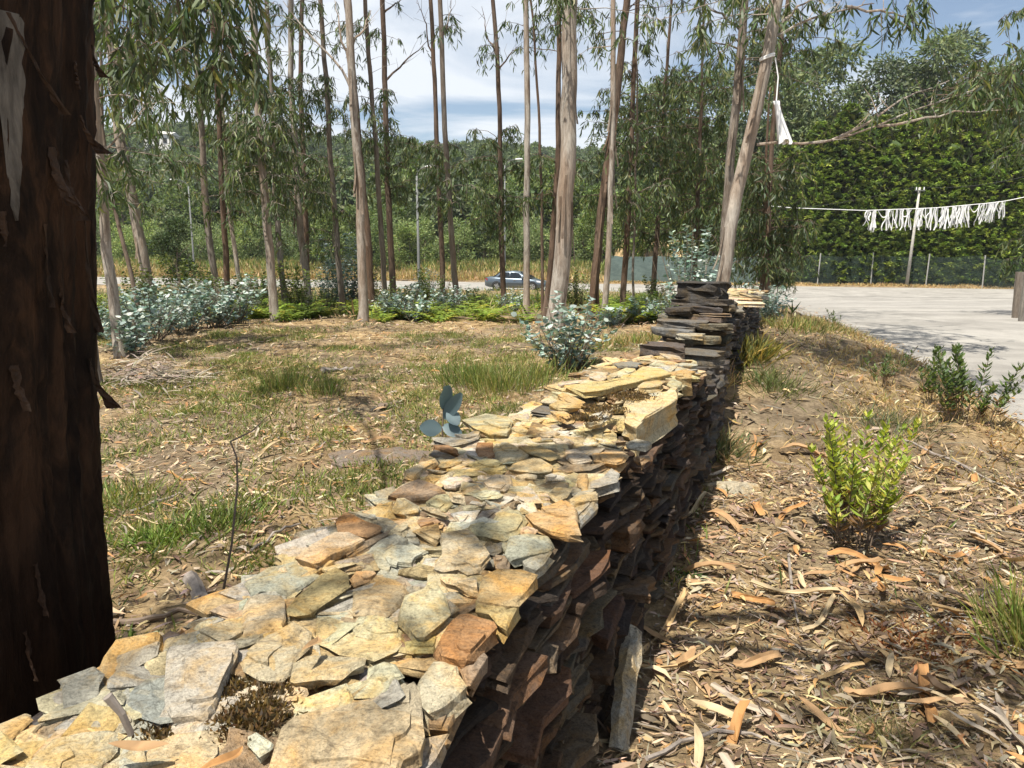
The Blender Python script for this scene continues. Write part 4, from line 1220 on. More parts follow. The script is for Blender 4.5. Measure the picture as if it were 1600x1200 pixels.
for kd in range(8):
    V, F = curl_mesh(kd)
    for c in (LCOL[kd % 6], LCOL[(kd + 2) % 6]):
        protos.append((kd, mesh_data('fallen_leaf' if kd < 4 else 'bark_curl', V, F, M['dry'], np.array(c) * (1 + rng.normal(0, .12, (len(V), 1))))))
x, y = scatter(900, .1, 4.6, 1.15, 5.6, right)
k = rng.random(len(x)) < np.clip(1.3 - .2 * y, .2, 1); x, y = x[k][:230], y[k][:230]
for a, b in zip(x, y):
    kd, me = protos[rng.integers(len(protos))]
    o = link('fallen_leaf' if kd < 4 else 'bark_curl', me, None, (a, b, gz(a, b) + rng.uniform(.008, .03)))
    o.rotation_euler = (rng.normal(0, .25), rng.normal(0, .18), rng.uniform(0, 6.28)); s = rng.uniform(.75, 1.25); o.scale = (s, s, s)
    if kd < 4: tag(o, 'dry curled eucalyptus leaf lying on the verge right of the wall', 'leaf', 'fallen leaves on the verge')
    else: tag(o, 'curled strip of shed bark lying on the verge right of the wall', 'bark strip', 'bark strips on the verge')
x, y = scatter(500, -3.2, .6, 2.0, 6.5, left); x, y = x[:60], y[:60]
for a, b in zip(x, y):
    kd, me = protos[rng.integers(len(protos))]
    o = link('fallen_leaf' if kd < 4 else 'bark_curl', me, None, (a, b, gz(a, b) + rng.uniform(.008, .03)))
    o.rotation_euler = (rng.normal(0, .25), rng.normal(0, .18), rng.uniform(0, 6.28)); s = rng.uniform(.75, 1.25); o.scale = (s, s, s)
    if kd < 4: tag(o, 'dry curled eucalyptus leaf lying in the clearing left of the wall', 'leaf', 'fallen leaves in the clearing')
    else: tag(o, 'curled strip of shed bark lying in the clearing left of the wall', 'bark strip', 'bark strips in the clearing')
# three leaves lying on the wall top
for k_, (u, v, yaw) in enumerate(((347, 1182, 1.2), (487, 1002, 1.5), (215, 1160, .3))):
    p = at_z(u, v, Z1 + .055)
    o = link('fallen_leaf', protos[(2, 3, 6)[k_]][1], None, (p.x, p.y, Z1 + .045)); o.rotation_euler = (.3, .2, yaw); o.scale = (.55, .55, .55)
    tag(o, ('orange dry leaf on the wall top at the bottom of the picture', 'tan dry leaf wedged between capping stones of the wall', 'curled brown dry leaf on the wall beside the big dark trunk')[k_], 'leaf')
# grey dead stick propped on the wall by the trunk
a = np.array(at_z(168, 1088, Z1 + .10)); b = np.array(at_z(205, 1148, Z1 + .03))
v, f = tube(np.array([a, (a + b) / 2 + [0.004, 0, .003], b]), [.008, .006, .005], 7, .1)
M['dead'] = plain('grey_dead_wood', (.22, .19, .165), .85, var=.35, scale=25)
tag(mobj('stick', v, f, M['dead'], center=True), 'short grey dead stick lying on the wall beside the near trunk', 'stick')

# branches and sticks on the ground
def stick(pts, r, label, mat='dead', zl=.02, name='fallen_branch'):
    W = [np.array(at_z(u, v, .05)) for u, v in pts]
    for w in W: w[2] = gz(w[0], w[1]) + zl
    k = np.linspace(0, len(W) - 1, 9)
    Q = np.array([poly_at(W, s) for s in k]); Q[:, 2] += rng.normal(0, .012, 9)
    v, f = tube(Q, np.linspace(r, r * .6, 9), 7, .12)
    tag(mobj(name, v, f, M[mat], center=True), label, 'branch')
stick([(1010, 1190), (1080, 1145), (1160, 1135), (1220, 1150)], .008, 'thin grey curved branch in the litter at the foot of the wall')
stick([(1232, 870), (1240, 920), (1248, 960)], .008, 'short straight stick amid the bark litter below the yellow green bush')
stick([(1290, 900), (1420, 985), (1500, 960), (1560, 925)], .006, 'long thin stick crossing the verge toward the grass tuft')
stick([(1390, 705), (1480, 730), (1560, 760), (1600, 790)], .010, 'brown stick lying on dry grass near the road edge')
stick([(185, 1045), (260, 1030), (330, 1005)], .02, 'thick brown dead branch on the ground beside the near trunk', 'twig')
stick([(190, 1065), (250, 1040), (300, 1010)], .016, 'second dead branch lying lower beside the near trunk', 'twig')
stick([(180, 990), (260, 985), (345, 975)], .014, 'dead branch lying flat behind the slender sapling', 'twig')
stick([(300, 930), (330, 975), (345, 990)], .035, 'broken stub of peeling bark near the slender sapling')
stick([(205, 815), (255, 795), (290, 785)], .010, 'pale stick in grass at the left of the clearing')
stick([(505, 585), (530, 580), (552, 578)], .04, 'weathered grey log lying flat in the middle of the clearing')
stick([(595, 640), (612, 632), (622, 630)], .035, 'short dark log stub in the clearing', 'twig')
stick([(395, 890), (440, 860), (470, 842)], .008, 'thin pale stick pointing at the wall', 'dead')
# heap of bark strips below the tan forked tree
mb = MB()
for _ in range(420):
    u, v = rng.normal(225, 45), rng.normal(592, 12)
    p = np.array(at_z(u, v, .05)); p[2] = gz(p[0], p[1]) + rng.uniform(.01, .16) * math.exp(-((u - 215) / 60) ** 2)
    a = rng.normal(0, .8); L = rng.uniform(.15, .5)
    d = np.array([math.cos(a), math.sin(a), rng.normal(0, .15)])
    vv, f, q = leaves(p[None], d[None], np.array([[rng.normal(0, .3), 0, 1.]]), L, rng.uniform(.012, .03), .06)
    mb.add(vv, f, np.repeat(pick([(.24, .20, .165), (.17, .13, .10), (.34, .29, .23)], 1), q, 0))
o = mb.obj('bark_heap', M['dry']); tag(o, 'heap of shed grey bark strips around the foot of the forked tree', 'bark heap', kind='stuff')

# ---------------------------------------------------------------- grass
def blades(mb, x, y, h, w, cols, p=None, lean=.45, z0=None):
    n = len(x)
    P = np.c_[x, y, (gheight(x, y) if z0 is None else z0) - .005]
    D = np.c_[rng.normal(0, lean, (n, 2)), np.ones(n)]
    v, f, q = leaves(P, D, np.c_[rng.normal(0, 1, (n, 2)), np.zeros(n)], rng.uniform(h[0], h[1], n), rng.uniform(w[0], w[1], n), rng.normal(0, .12, n), 0, segs=1)
    mb.add(v, f, np.repeat(pick(cols, n, .2, p), q, 0))
GREEN = [(.13, .18, .04), (.18, .22, .05), (.09, .13, .033), (.24, .24, .07), (.34, .29, .12)]
STRAW = [(.47, .355, .17), (.39, .275, .12), (.54, .435, .24), (.28, .18, .08)]
gr = MB()
x, y = scatter(110000, -9, 2, 1.8, 15, left)
m = wob(x, y, 2.6, 2) + .5 * wob(x, y, .9, 9)
dens = ss((m + .1) / .5) * np.where(y < 9, 1.0, .45)
k = rng.random(len(x)) < dens * np.clip(1.15 - .05 * y, .3, 1); blades(gr, x[k], y[k], (.03, .13), (.005, .013), GREEN, lean=.7)
x, y = scatter(5000, 0.2, 7, 3.2, 12, right)
k = rng.random(len(x)) < .35; blades(gr, x[k], y[k], (.04, .14), (.005, .012), GREEN + STRAW, lean=.6)
nc = 1500; cx_ = rng.uniform(-7.5, 1.5, nc); cy_ = 2.2 + 11 * rng.random(nc) ** 1.2
k = left(cx_, cy_) & ((wob(cx_, cy_, 3.2, 4) + .35 * wob(cx_, cy_, 1.1, 15)) > -.12)
cx_, cy_ = cx_[k], cy_[k]; nb_ = 85
x = (cx_[:, None] + rng.normal(0, .10, (len(cx_), nb_))).ravel(); y = (cy_[:, None] + rng.normal(0, .10, (len(cx_), nb_))).ravel()
k = ~on_wall(x, y); tone = np.repeat(rng.uniform(.7, 1.25, len(cx_)), nb_)[k]
c0_ = len(gr.C); blades(gr, x[k], y[k], (.03, .11), (.004, .011), GREEN, lean=.8); gr.C[c0_] = gr.C[c0_] * np.repeat(tone, 4)[:, None]
tag(gr.obj('grass', M['grass']), 'low green grass and heath growing through the litter', kind='stuff')
dg = MB()
x, y = scatter(70000, 1.0, 11, 3.0, 30, right)
m = wob(x, y, 3.0, 6) + .4 * wob(x, y, 1.0, 1)
dn = x - edge_x(y)
dens = np.clip(.25 + .6 * m + .25 * (dn > 2.0), 0.04, 1) * ss((dn - .25) / 1.6) * ss((y - 2.6) / 3)
k = rng.random(len(x)) < dens * .75; blades(dg, x[k], y[k], (.05, .17), (.003, .008), STRAW, lean=.8)
x, y = scatter(90000, 1.0, 8, 4.2, 15, right)
dn = x - edge_x(y); m = wob(x, y, 2.2, 8) + .5 * wob(x, y, .8, 3)
k = rng.random(len(x)) < np.clip(.35 + .45 * m, .05, 1) * ss((dn - .2) / 1.2) * ss((y - 4.0) / 2.5); blades(dg, x[k], y[k], (.04, .15), (.005, .012), STRAW, p=[.35, .22, .30, .13], lean=1.0)
x, y = scatter(26000, -11, 4, 7.5, 17, left)
k = rng.random(len(x)) < .35 * ss((wob(x, y, 3.4, 11) + .2)); blades(dg, x[k], y[k], (.04, .13), (.005, .012), STRAW + GREEN[3:], lean=.9)
# bank beyond the main road
n = 60000; x = rng.uniform(-75, 60, n); t = rng.random(n) ** 1.3
y = main_far(x) + .3 + t * 11
k = view(x, y, 8) & ~((x > 8) & (t > .16)); x, y, t = x[k], y[k], t[k]
kk = x > 8
blades(dg, x[~kk], y[~kk], (.35, 1.0), (.05, .12), STRAW + [(.24, .24, .07)], p=[.32, .2, .22, .1, .16], lean=.35)
blades(dg, x[kk], y[kk], (.08, .3), (.04, .10), STRAW, p=[.3, .35, .15, .2], lean=.6)
n = 16000; x = rng.uniform(-70, 10, n); y = main_far(x) + 4 + rng.random(n) * 10
k = view(x, y, 8); blades(dg, x[k], y[k], (.5, 1.3), (.06, .14), [(.16, .20, .05), (.10, .15, .04), (.22, .24, .07)], lean=.35)
# between trees and main road
n = 30000; x = rng.uniform(-45, 10, n); y = rng.uniform(16, 57, n)
k = view(x, y, 4) & (road_in(x, y) < -.3) & (x < road_left(y) - .2)
blades(dg, x[k], y[k], (.12, .5), (.02, .06), [(.12, .17, .04), (.20, .22, .06), (.38, .32, .15), (.08, .12, .03)], lean=.5)
tag(dg.obj('dry_grass', M['grass']), 'straw coloured dry grass on the verges and banks', kind='stuff')

def tuft(u, v, n, h, cols, lab, spread=.1, lean=.35, w=(.004, .009), z=.05):
    p = at_z(u, v, z); mb = MB()
    x = rng.normal(p.x, spread, n); y = rng.normal(p.y, spread, n)
    d = np.c_[x - p.x, y - p.y]
    P = np.c_[x, y, gheight(x, y) - .01]
    D = np.c_[d / spread * lean * .5 + rng.normal(0, lean, (n, 2)), np.ones(n)]
    vv, f, q = leaves(P, D, np.c_[rng.normal(0, 1, (n, 2)), np.zeros(n)], rng.uniform(h * .5, h, n), rng.uniform(*w, n), rng.normal(0, .12, n), 0)
    mb.add(vv, f, np.repeat(pick(cols, n, .2), q, 0))
    o = empty('bush' if 'bush' in lab else 'grass_tuft', (p.x, p.y, gz(p.x, p.y))); tag(o, lab, 'bush' if 'bush' in lab else 'grass tuft')
    mb.obj('blades', M['grass'], o)['kind'] = 'stuff'
tuft(1612, 1010, 320, .36, [(.24, .27, .06), (.36, .33, .12), (.16, .22, .04)], 'long bright grass tuft at the right frame edge', .07, .4)
tuft(440, 612, 420, .30, GREEN, 'upright green grass tuft in the middle of the clearing', .11)
tuft(790, 612, 900, .40, GREEN, 'large green heath clump behind the wall near the blue shrub', .28)
tuft(738, 600, 500, .34, GREEN[:3], 'bright green heath clump left of the large one behind the wall', .18)
tuft(505, 622, 300, .22, GREEN, 'small green grass tuft right of the upright one', .13)
tuft(245, 870, 520, .10, [(.16, .24, .04), (.12, .18, .03)], 'low bright green moss like clump near the sapling', .07, .8)
tuft(335, 845, 520, .14, GREEN[:3], 'low green heath patch beside the slender sapling', .13, .7)
tuft(180, 800, 600, .18, GREEN, 'green grass patch right against the near dark trunk', .2, .6)
tuft(1150, 600, 900, .34, [(.22, .19, .04), (.15, .16, .04), (.30, .22, .06), (.09, .10, .03)], 'yellowish green bush at the foot of the dark stone stack', .16, .5, (.008, .016), .25)
tuft(1120, 720, 520, .20, [(.12, .15, .06), (.18, .19, .09), (.30, .22, .12)], 'grey green low bush against the wall foot', .12, .7, (.006, .012))
tuft(1205, 660, 420, .22, [(.10, .13, .04), (.16, .17, .06)], 'dull green heath tuft on the verge above the bark litter', .14, .6)
tuft(1090, 660, 420, .30, STRAW, 'straw coloured grass tuft leaning out from the wall', .14, .6)
tuft(1390, 690, 420, .16, [(.09, .11, .05), (.16, .15, .08)], 'low grey green clump in the shade on the verge', .18, .7)
tuft(1430, 990, 700, .07, [(.20, .07, .025), (.26, .12, .04)], 'reddish brown mossy patch in the litter near the grass tuft', .12, 1.2, (.004, .01))
tuft(1375, 1120, 420, .09, [(.30, .27, .12), (.20, .20, .08), (.4, .34, .18)], 'short sparse grass patch at the bottom right of the litter', .10, .9, (.003, .006))
tuft(1085, 890, 120, .05, [(.05, .10, .03), (.08, .14, .04)], 'tiny green seedling in the litter by the wall', .03, .8, (.008, .014))
for i_, (u, v) in enumerate(((1000, 545), (955, 545), (1230, 560), (1270, 545))):
    tuft(u, v, 420, .22, GREEN + STRAW[:2], ('green and straw grass left of the dark boulders', 'green and straw grass right of the round blue shrub', 'grass tuft on the verge right of the wall end', 'farther grass tuft on the verge right of the wall end')[i_], .25, .5, (.006, .012), .1)

# ---------------------------------------------------------------- leafy upright herbs on the verge
def herb(u, v, n_stem, h, cols, lab, spread=.14, z=.03, L=.085):
    p = at_z(u, v, z); base = gz(p.x, p.y)
    root = empty('leafy_bush', (p.x, p.y, base)); tag(root, lab, 'bush', 'leafy bushes along the verge')
    st, lf = MB(), MB()
    for _ in range(n_stem):
        a = rng.uniform(0, 6.28); r = spread * math.sqrt(rng.random())
        b = np.array([p.x + r * .6 * math.cos(a), p.y + r * .6 * math.sin(a), base - .02])
        hh = h * rng.uniform(.4, 1.08)
        tip = b + np.array([math.cos(a) * r * .75 + rng.normal(0, .05), math.sin(a) * r * .75 + rng.normal(0, .05), hh])
        t = np.linspace(0, 1, 6)[:, None]
        Q = b + (tip - b) * t + np.array([math.cos(a), math.sin(a), 0]) * (-.18 * r * np.sin(t * math.pi))
        vv, f = tube(Q, np.linspace(.004, .002, 6), 4, cap=False); st.add(vv, f)
        n = int(38 * hh / .4)
        s = np.sort(rng.uniform(.28, 1, n)); B = np.array([poly_at(Q, q * 5) for q in s])
        az = np.arange(n) * 2.4 + rng.normal(0, .3, n)
        D = np.c_[np.cos(az), np.sin(az), .55 + .9 * s ** 3]
        vv, f, q = leaves(B, D, np.c_[np.zeros((n, 2)), np.ones(n)] + rng.normal(0, .2, (n, 3)), L * (1.05 - .55 * s ** 3) * rng.uniform(.7, 1.15, n), L * .24, -.08)
        c = pick(cols, n, .15); c[s < .4] = pick([(.20, .12, .07), (.14, .09, .05)], int((s < .4).sum()))
        lf.add(vv, f, np.repeat(c, q, 0))
    st.obj('stems', M['twig'], root)['kind'] = 'stuff'; lf.obj('foliage', M['herb'], root)
YG = [(.27, .33, .055), (.36, .40, .075), (.19, .26, .045), (.44, .43, .11)]
DG = [(.06, .10, .035), (.09, .13, .045), (.12, .16, .06)]
herb(1330, 850, 22, .68, YG, 'bright yellow green leafy bush in the bark litter', .24, L=.085)
herb(1510, 685, 20, .62, DG, 'largest dark green bush beside the road edge', .34, L=.09)
herb(1450, 660, 4, .52, DG, 'single dark spire next to the largest roadside bush', .08, L=.085)
herb(1378, 640, 12, .44, DG, 'mid sized dark green bush on the shaded verge', .2, L=.06)
herb(1306, 526, 9, .34, DG, 'small dark bush where the verge meets the road', .16, L=.06)
herb(1600, 720, 6, .4, DG, 'leafy stem cut by the right frame edge at the roadside', .1, L=.06)
herb(1560, 730, 5, .2, [(.42, .27, .12), (.30, .18, .08)], 'withered brown bush at the road edge', .14, L=.06)

# slender bare sapling left of the wall, with a few hanging leaves; young shoot with big blue leaves
b = np.array(at_z(330, 1003, .45)); b[2] = gz(b[0], b[1])
Q = [np.array(at_depth(u, v, b[1] + .02 * k)) for k, (u, v) in enumerate(((331, 1000), (346, 940), (362, 850), (371, 760), (370, 715), (360, 690)))]
Q = [np.array([b[0] - .02, b[1], b[2]])] + Q
v, f = tube(np.array(Q), np.linspace(.0048, .0025, len(Q)), 6)
root = empty('sapling', tuple(Q[0])); tag(root, 'slender leafless brown sapling stem rising beside the wall', 'sapling')
mobj('stem', v, f, M['twig'], root)
v, f = tube(np.array([Q[-1], Q[-1] + [.05, .05, .02], Q[-1] + [.09, .08, .06]]), [.003, .002, .001], 4); mobj('twig', v, f, M['twig'], root)

def broad_leaf(c, d, nrm, L, W, col, parent):
    n = 8; V = []
    d = unit(np.array(d, float)); s = unit(np.cross(d, nrm)); nn = np.cross(s, d)
    for i in range(n):
        t = i / (n - 1); w = W * math.sin(math.pi * (t * .92 + .04)) ** .75 / 2
        for q in (-1, 0, 1):
            V.append(c + d * L * t + s * q * w + nn * (.10 * L * t * t + (abs(q)) * w * .22))
    F = [[i * 3 + j, i * 3 + j + 1, i * 3 + j + 4, i * 3 + j + 3] for i in range(n - 1) for j in range(2)]
    return mobj('leaf', V, F, M['glaucous'], parent, col=np.array(col), smooth=True)
Ysh = 3.25
q0 = np.array(at_depth(691, 690, Ysh)); q1 = np.array(at_depth(694, 600, Ysh))
root = empty('young_shoot', (q0[0], q0[1], gz(q0[0], q0[1]))); tag(root, 'young shoot with large blue grey leaves just behind the wall', 'seedling')
v, f = tube(np.array([[q0[0], q0[1], gz(q0[0], q0[1])], q0, q1]), [.005, .004, .002], 6); mobj('stem', v, f, M['twig'], root)
BL = (.14, .20, .22)
for (u, v, u2, v2, W) in ((692, 640, 702, 600, .055), (694, 655, 722, 612, .06), (692, 665, 722, 680, .06), (690, 670, 655, 668, .075), (700, 640, 716, 665, .06), (694, 612, 702, 602, .03)):
    p = np.array(at_depth(u, v, Ysh)); e = np.array(at_depth(u2, v2, Ysh - .03)); broad_leaf(p, e - p, [.2, -1, .35], np.linalg.norm(e - p), W, np.array(BL) * rng.uniform(.75, 1.2), root)

# ---------------------------------------------------------------- blue juvenile eucalyptus shrubs
GL = [(.22, .29, .26), (.31, .38, .34), (.13, .20, .17), (.42, .47, .42), (.10, .16, .12)]
def blue_mesh(name, n_stem, h, rad, L=.09, per=36, cols=GL):
    lf, st = MB(), MB()
    for _ in range(n_stem):
        a = rng.uniform(0, 6.28); r = rad * math.sqrt(rng.random()); hh = h * rng.uniform(.45, 1.05)
        t = np.linspace(0, 1, 6)[:, None]
        Q = np.array([math.cos(a) * r * .25, math.sin(a) * r * .25, 0]) + np.array([math.cos(a) * r, math.sin(a) * r, hh]) * t + rng.normal(0, .015, (6, 3))
        v, f = tube(Q, np.linspace(.008, .002, 6), 4, cap=False); st.add(v, f)
        n = int(per * hh / h) // 2 * 2
        s = np.repeat(np.linspace(.2, 1, n // 2), 2); B = np.array([poly_at(Q, q * 5) for q in s])
        az = np.repeat(np.arange(n // 2) * 1.57 + rng.uniform(0, 6), 2) + np.tile([0, math.pi], n // 2) + rng.normal(0, .25, n)
        D = np.c_[np.cos(az), np.sin(az), rng.normal(.15, .3, n)]
        v, f, q = leaves(B, D, np.c_[np.zeros((n, 2)), np.ones(n)] + rng.normal(0, .45, (n, 3)), L * rng.uniform(.6, 1.15, n), L * rng.uniform(.42, .6, n), rng.normal(-.06, .05, n))
        lf.add(v, f, np.repeat(pick(cols, n, .12), q, 0))
    return lf.data('foliage', M['glaucous']), st.data('stems', M['twig'])
BLUE = [blue_mesh('a', 26, .75, .38), blue_mesh('b', 34, .8, .6), blue_mesh('c', 22, 1.5, .5, .10, 60), blue_mesh('d', 16, .55, .35)]
def blue(kind, u, v, D, s, lab):
    p = at_depth(u, v, D); x, y = p.x, D
    s *= rng.uniform(.9, 1.2); root = empty('blue_shrub', (x, y, gz(x, y) - .02)); tag(root, lab, 'shrub', 'blue leaved eucalyptus shrubs')
    lf, st = BLUE[kind]
    for nm, me in (('foliage', lf), ('stems', st)):
        o = link(nm, me, root); o.scale = (s, s, s); o.rotation_euler = (0, 0, rng.uniform(0, 6.28))
        if nm == 'stems': o['kind'] = 'stuff'
blue(0, 885, 520, 9.0, 1.05, 'round pale blue shrub standing alone behind the wall')
for k_, (kind, u, v, D, s, lab) in enumerate((
    (1, 170, 520, 12.5, 1.0, 'blue shrub directly behind the tan forked tree'), (1, 232, 520, 12.0, 1.1, 'broad blue shrub right of the tan forked tree'), (3, 205, 545, 10.6, 1.0, 'low blue shrub by the bark heap'),
    (1, 285, 510, 13.5, 1.0, 'blue shrub below the young round tree'), (0, 370, 500, 14.8, 1.1, 'dark blue shrub at the foot of the dark trunk'), (3, 335, 505, 14.0, 1.2, 'low blue shrub left of the dark trunk foot'),
    (1, 262, 490, 16.0, 1.0, 'blue shrub at the back of the far left thicket'), (2, 545, 430, 20, 1.2, 'tall pale blue shrub between the clump and the lone reddish trunk'), (2, 515, 460, 20.5, .9, 'second tall blue shrub beside the clump'),
    (1, 620, 500, 16.5, .95, 'pale blue shrub right of the lone reddish trunk'), (3, 650, 500, 16.0, 1.0, 'low pale shrub at the clearing edge below the street lamp'), (0, 655, 460, 21, 1.0, 'blue shrub at the street lamp foot'),
    (0, 700, 490, 17.5, .8, 'small blue shrub among the ferns right of the lamp'), (3, 720, 470, 20, 1.2, 'blue shrub behind the ferns left of the car'), (2, 665, 445, 23, .7, 'blue shoot behind the street lamp'),
    (2, 1078, 420, 13.5, 1.05, 'pale blue tall shrub left of the leaning trunk'), (0, 1190, 470, 13.0, .9, 'blue shrub right of the wall end'), (3, 1200, 480, 12.0, .8, 'small blue shrub beside the road by the wall end'), (0, 1045, 470, 15, .8, 'blue shrub behind the dark stone stack'),
    (3, 960, 500, 14.8, .8, 'low blue shrub at the foot of the pale straight trunk'), (1, 395, 470, 20, .9, 'blue shrub behind the dark trunk thicket'), (0, 800, 480, 17.5, .7, 'small blue shrub below the car'), (3, 1000, 480, 15.5, .9, 'low pale shrub left of the dark boulders'))):
    blue(kind, u, v, D, s, lab)

GRN = [blue_mesh('g', 30, .9, .55, .08, 44, [(.07, .11, .035), (.11, .16, .045), (.16, .20, .06), (.05, .08, .03)]), blue_mesh('h', 24, 1.3, .5, .09, 50, [(.09, .13, .05), (.14, .18, .06), (.20, .23, .07)])]
GSP = [(160, 14.5), (205, 15.5), (250, 18), (290, 17.5), (320, 19), (345, 17), (385, 17), (410, 19.5), (455, 20), (470, 17.5), (500, 18.5), (590, 20), (635, 19), (680, 19.5), (740, 19), (900, 18.5), (1010, 16.5), (1030, 18)]
for k_, (u, D) in enumerate(GSP):
    p = at_depth(u, 480, D); s = rng.uniform(.7, 1.15)
    root = empty('green_shrub', (p.x, D, gz(p.x, D) - .02)); tag(root, 'dark green leafy shrub in the undergrowth between the tree trunks', 'shrub', 'green shrubs in the undergrowth')
    for nm, me in zip(('foliage', 'stems'), GRN[k_ % 2]):
        o = link(nm, me, root); o.scale = (s, s, s); o.rotation_euler = (0, 0, rng.uniform(0, 6.28))
        if nm == 'foliage': o.material_slots[0].link = 'OBJECT'; o.material_slots[0].material = M['herb']
        if nm == 'stems': o['kind'] = 'stuff'

# ---------------------------------------------------------------- bracken
def frond(mb, b, az, L, cols):
    n = 9; t = np.linspace(.12, 1, n)
    o_ = np.array([math.cos(az), math.sin(az), 0]); side = np.array([-math.sin(az), math.cos(az), 0])
    e = rng.uniform(.7, 1.1)
    C_ = b + o_ * (L * t * .75)[:, None] + np.array([0, 0, 1.0]) * (L * e * (t - .62 * t * t))[:, None]
    w = L * .34 * (1 - t) + .02
    B = np.repeat(C_, 2, 0); sg = np.tile([1, -1], n)[:, None]
    D = side * sg + o_ * .55 + np.array([0, 0, -.15])
    v, f, q = leaves(B, D, np.tile([0, 0, 1.], (2 * n, 1)) + rng.normal(0, .15, (2 * n, 3)), np.repeat(w, 2), max(.03, L * .085), -.05, segs=1)
    mb.add(v, f, np.repeat(pick(cols, 1, .12), len(v), 0))
FC = [(.30, .36, .05), (.21, .29, .045), (.40, .38, .06), (.14, .20, .035)]
FERN = []
for _ in range(4):
    mb = MB()
    for _ in range(16): frond(mb, rng.normal(0, .08, 3) * [1, 1, 0], rng.uniform(0, 6.28), rng.uniform(.5, .95), FC)
    FERN.append(mb.data('fern_fronds', M['herb']))
for k_ in range(230):
    D = 15.6 + 8 * rng.random() ** 1.6; u = rng.uniform(150, 850) if k_ < 125 else rng.uniform(960, 1060)
    if 540 < u < 590 and D < 17: continue
    p = at_depth(u, 500, D)
    o = link('bracken_fern', FERN[k_ % 4], None, (p.x, D, gz(p.x, D) - .02)); s = rng.uniform(.6, 1.1); o.scale = (s, s, s * rng.uniform(.8, 1.15)); o.rotation_euler = (0, 0, rng.uniform(0, 6.28))
    tag(o, 'yellow green bracken fern in the belt below the tree trunks', 'fern', 'bracken ferns along the edge of the clearing')

# ================================================================ trees beyond the road
def crown_mesh(name, H, R, n, Lr, cols, z0=.2, lobes=9, wide=.55, mat='far_leaf', droop=0.0, trunk=True, p=None):
    mb = MB()
    cs = []
    for _ in range(lobes):
        z = H * rng.uniform(z0 + .12, .93); k = math.sin(math.pi * min(1, max(.08, (z / H - z0) / (1 - z0))) ** .8)
        a = rng.uniform(0, 6.28); r = R * k * rng.uniform(.2, .75)
        cs.append((np.array([r * math.cos(a), r * math.sin(a), z]), R * rng.uniform(.28, .55)))
    per = n // lobes
    for c, r in cs:
        d = rdir(per); d[:, 2] = np.abs(d[:, 2]) * np.where(rng.random(per) < .75, 1, -1)
        P = c + d * (r * rng.uniform(.55, 1.08, per))[:, None] * np.array([1, 1, .8])
        D = d + rng.normal(0, .6, (per, 3)) + np.array([0, 0, -droop])
        v, f, q = leaves(P, D, d + rng.normal(0, .5, (per, 3)), rng.uniform(*Lr, per), rng.uniform(*Lr, per) * wide, 0, 0, segs=1)
        col = pick(cols, per, .16, p)
        mb.add(v, f, np.repeat(col, q, 0))
    return mb.data(name, M[mat])
OLIVE = [(.085, .125, .040), (.115, .16, .048), (.145, .185, .06), (.066, .10, .034)]
MIMO = [(.17, .225, .085), (.21, .265, .10), (.135, .19, .07), (.25, .30, .12)]
EUCF = [(.095, .13, .065), (.125, .16, .08), (.075, .105, .055), (.155, .185, .098)]
def trunk_me(H, r):
    P = np.array([[0, 0, -.4], [0, 0, H * .15], [.1, .05, H * .4], [.05, .1, H * .7]])
    v, f = tube(P, [r * 1.2, r, r * .75, r * .35], 7)
    m = MB().add(v, f, np.ones((len(v), 3)))
    for _ in range(6):
        z = H * rng.uniform(.3, .6); a = rng.uniform(0, 6.28); e = np.array([math.cos(a) * H * .16, math.sin(a) * H * .16, z + H * .18])
        v, f = tube(np.array([[.07, .05, z], e]), [r * .35, r * .12], 5); m.add(v, f, np.ones((len(v), 3)))
    return m.data('trunk', M['bark_grey'])
TREES = {}
for k in range(3):
    TREES['mimosa%d' % k] = (crown_mesh('crown', 5.0, 2.4, 2600, (.16, .36), MIMO, .02, 12, .4), trunk_me(5, .09))
    TREES['olive%d' % k] = (crown_mesh('crown', 9.0, 3.2, 3000, (.22, .5), OLIVE, .12, 14, .5), trunk_me(9, .16))
    TREES['tall%d' % k] = (crown_mesh('crown', 20.0, 3.8, 3600, (.3, .7), EUCF, .32, 16, .35, droop=.5), trunk_me(20, .22))
TREES['round'] = (crown_mesh('crown', 3.4, 1.0, 4200, (.07, .16), [(.035, .06, .022), (.05, .08, .03), (.07, .10, .035)], .25, 11, .45), trunk_me(3.4, .06))

def plant(kind, x, y, s, label, group, name='tree', zscale=1.0):
    cm, tm = TREES[kind]
    root = empty(name, (x, y, gz(x, y) - .1)); tag(root, label, 'tree', group)
    rz = rng.uniform(0, 6.28)
    for nm, me in (('trunk', tm), ('crown', cm)):
        o = link(nm, me, root); o.scale = (s, s, s * zscale); o.rotation_euler = (0, 0, rz)
p = at_depth(282, 430, 36)
plant('round', p.x, 36, 1.15, 'small dark round crowned young tree left of the left street lamp', 'trees near the road', 'young_tree')

ORD = 'first second third fourth fifth sixth seventh eighth ninth tenth eleventh twelfth thirteenth'.split()
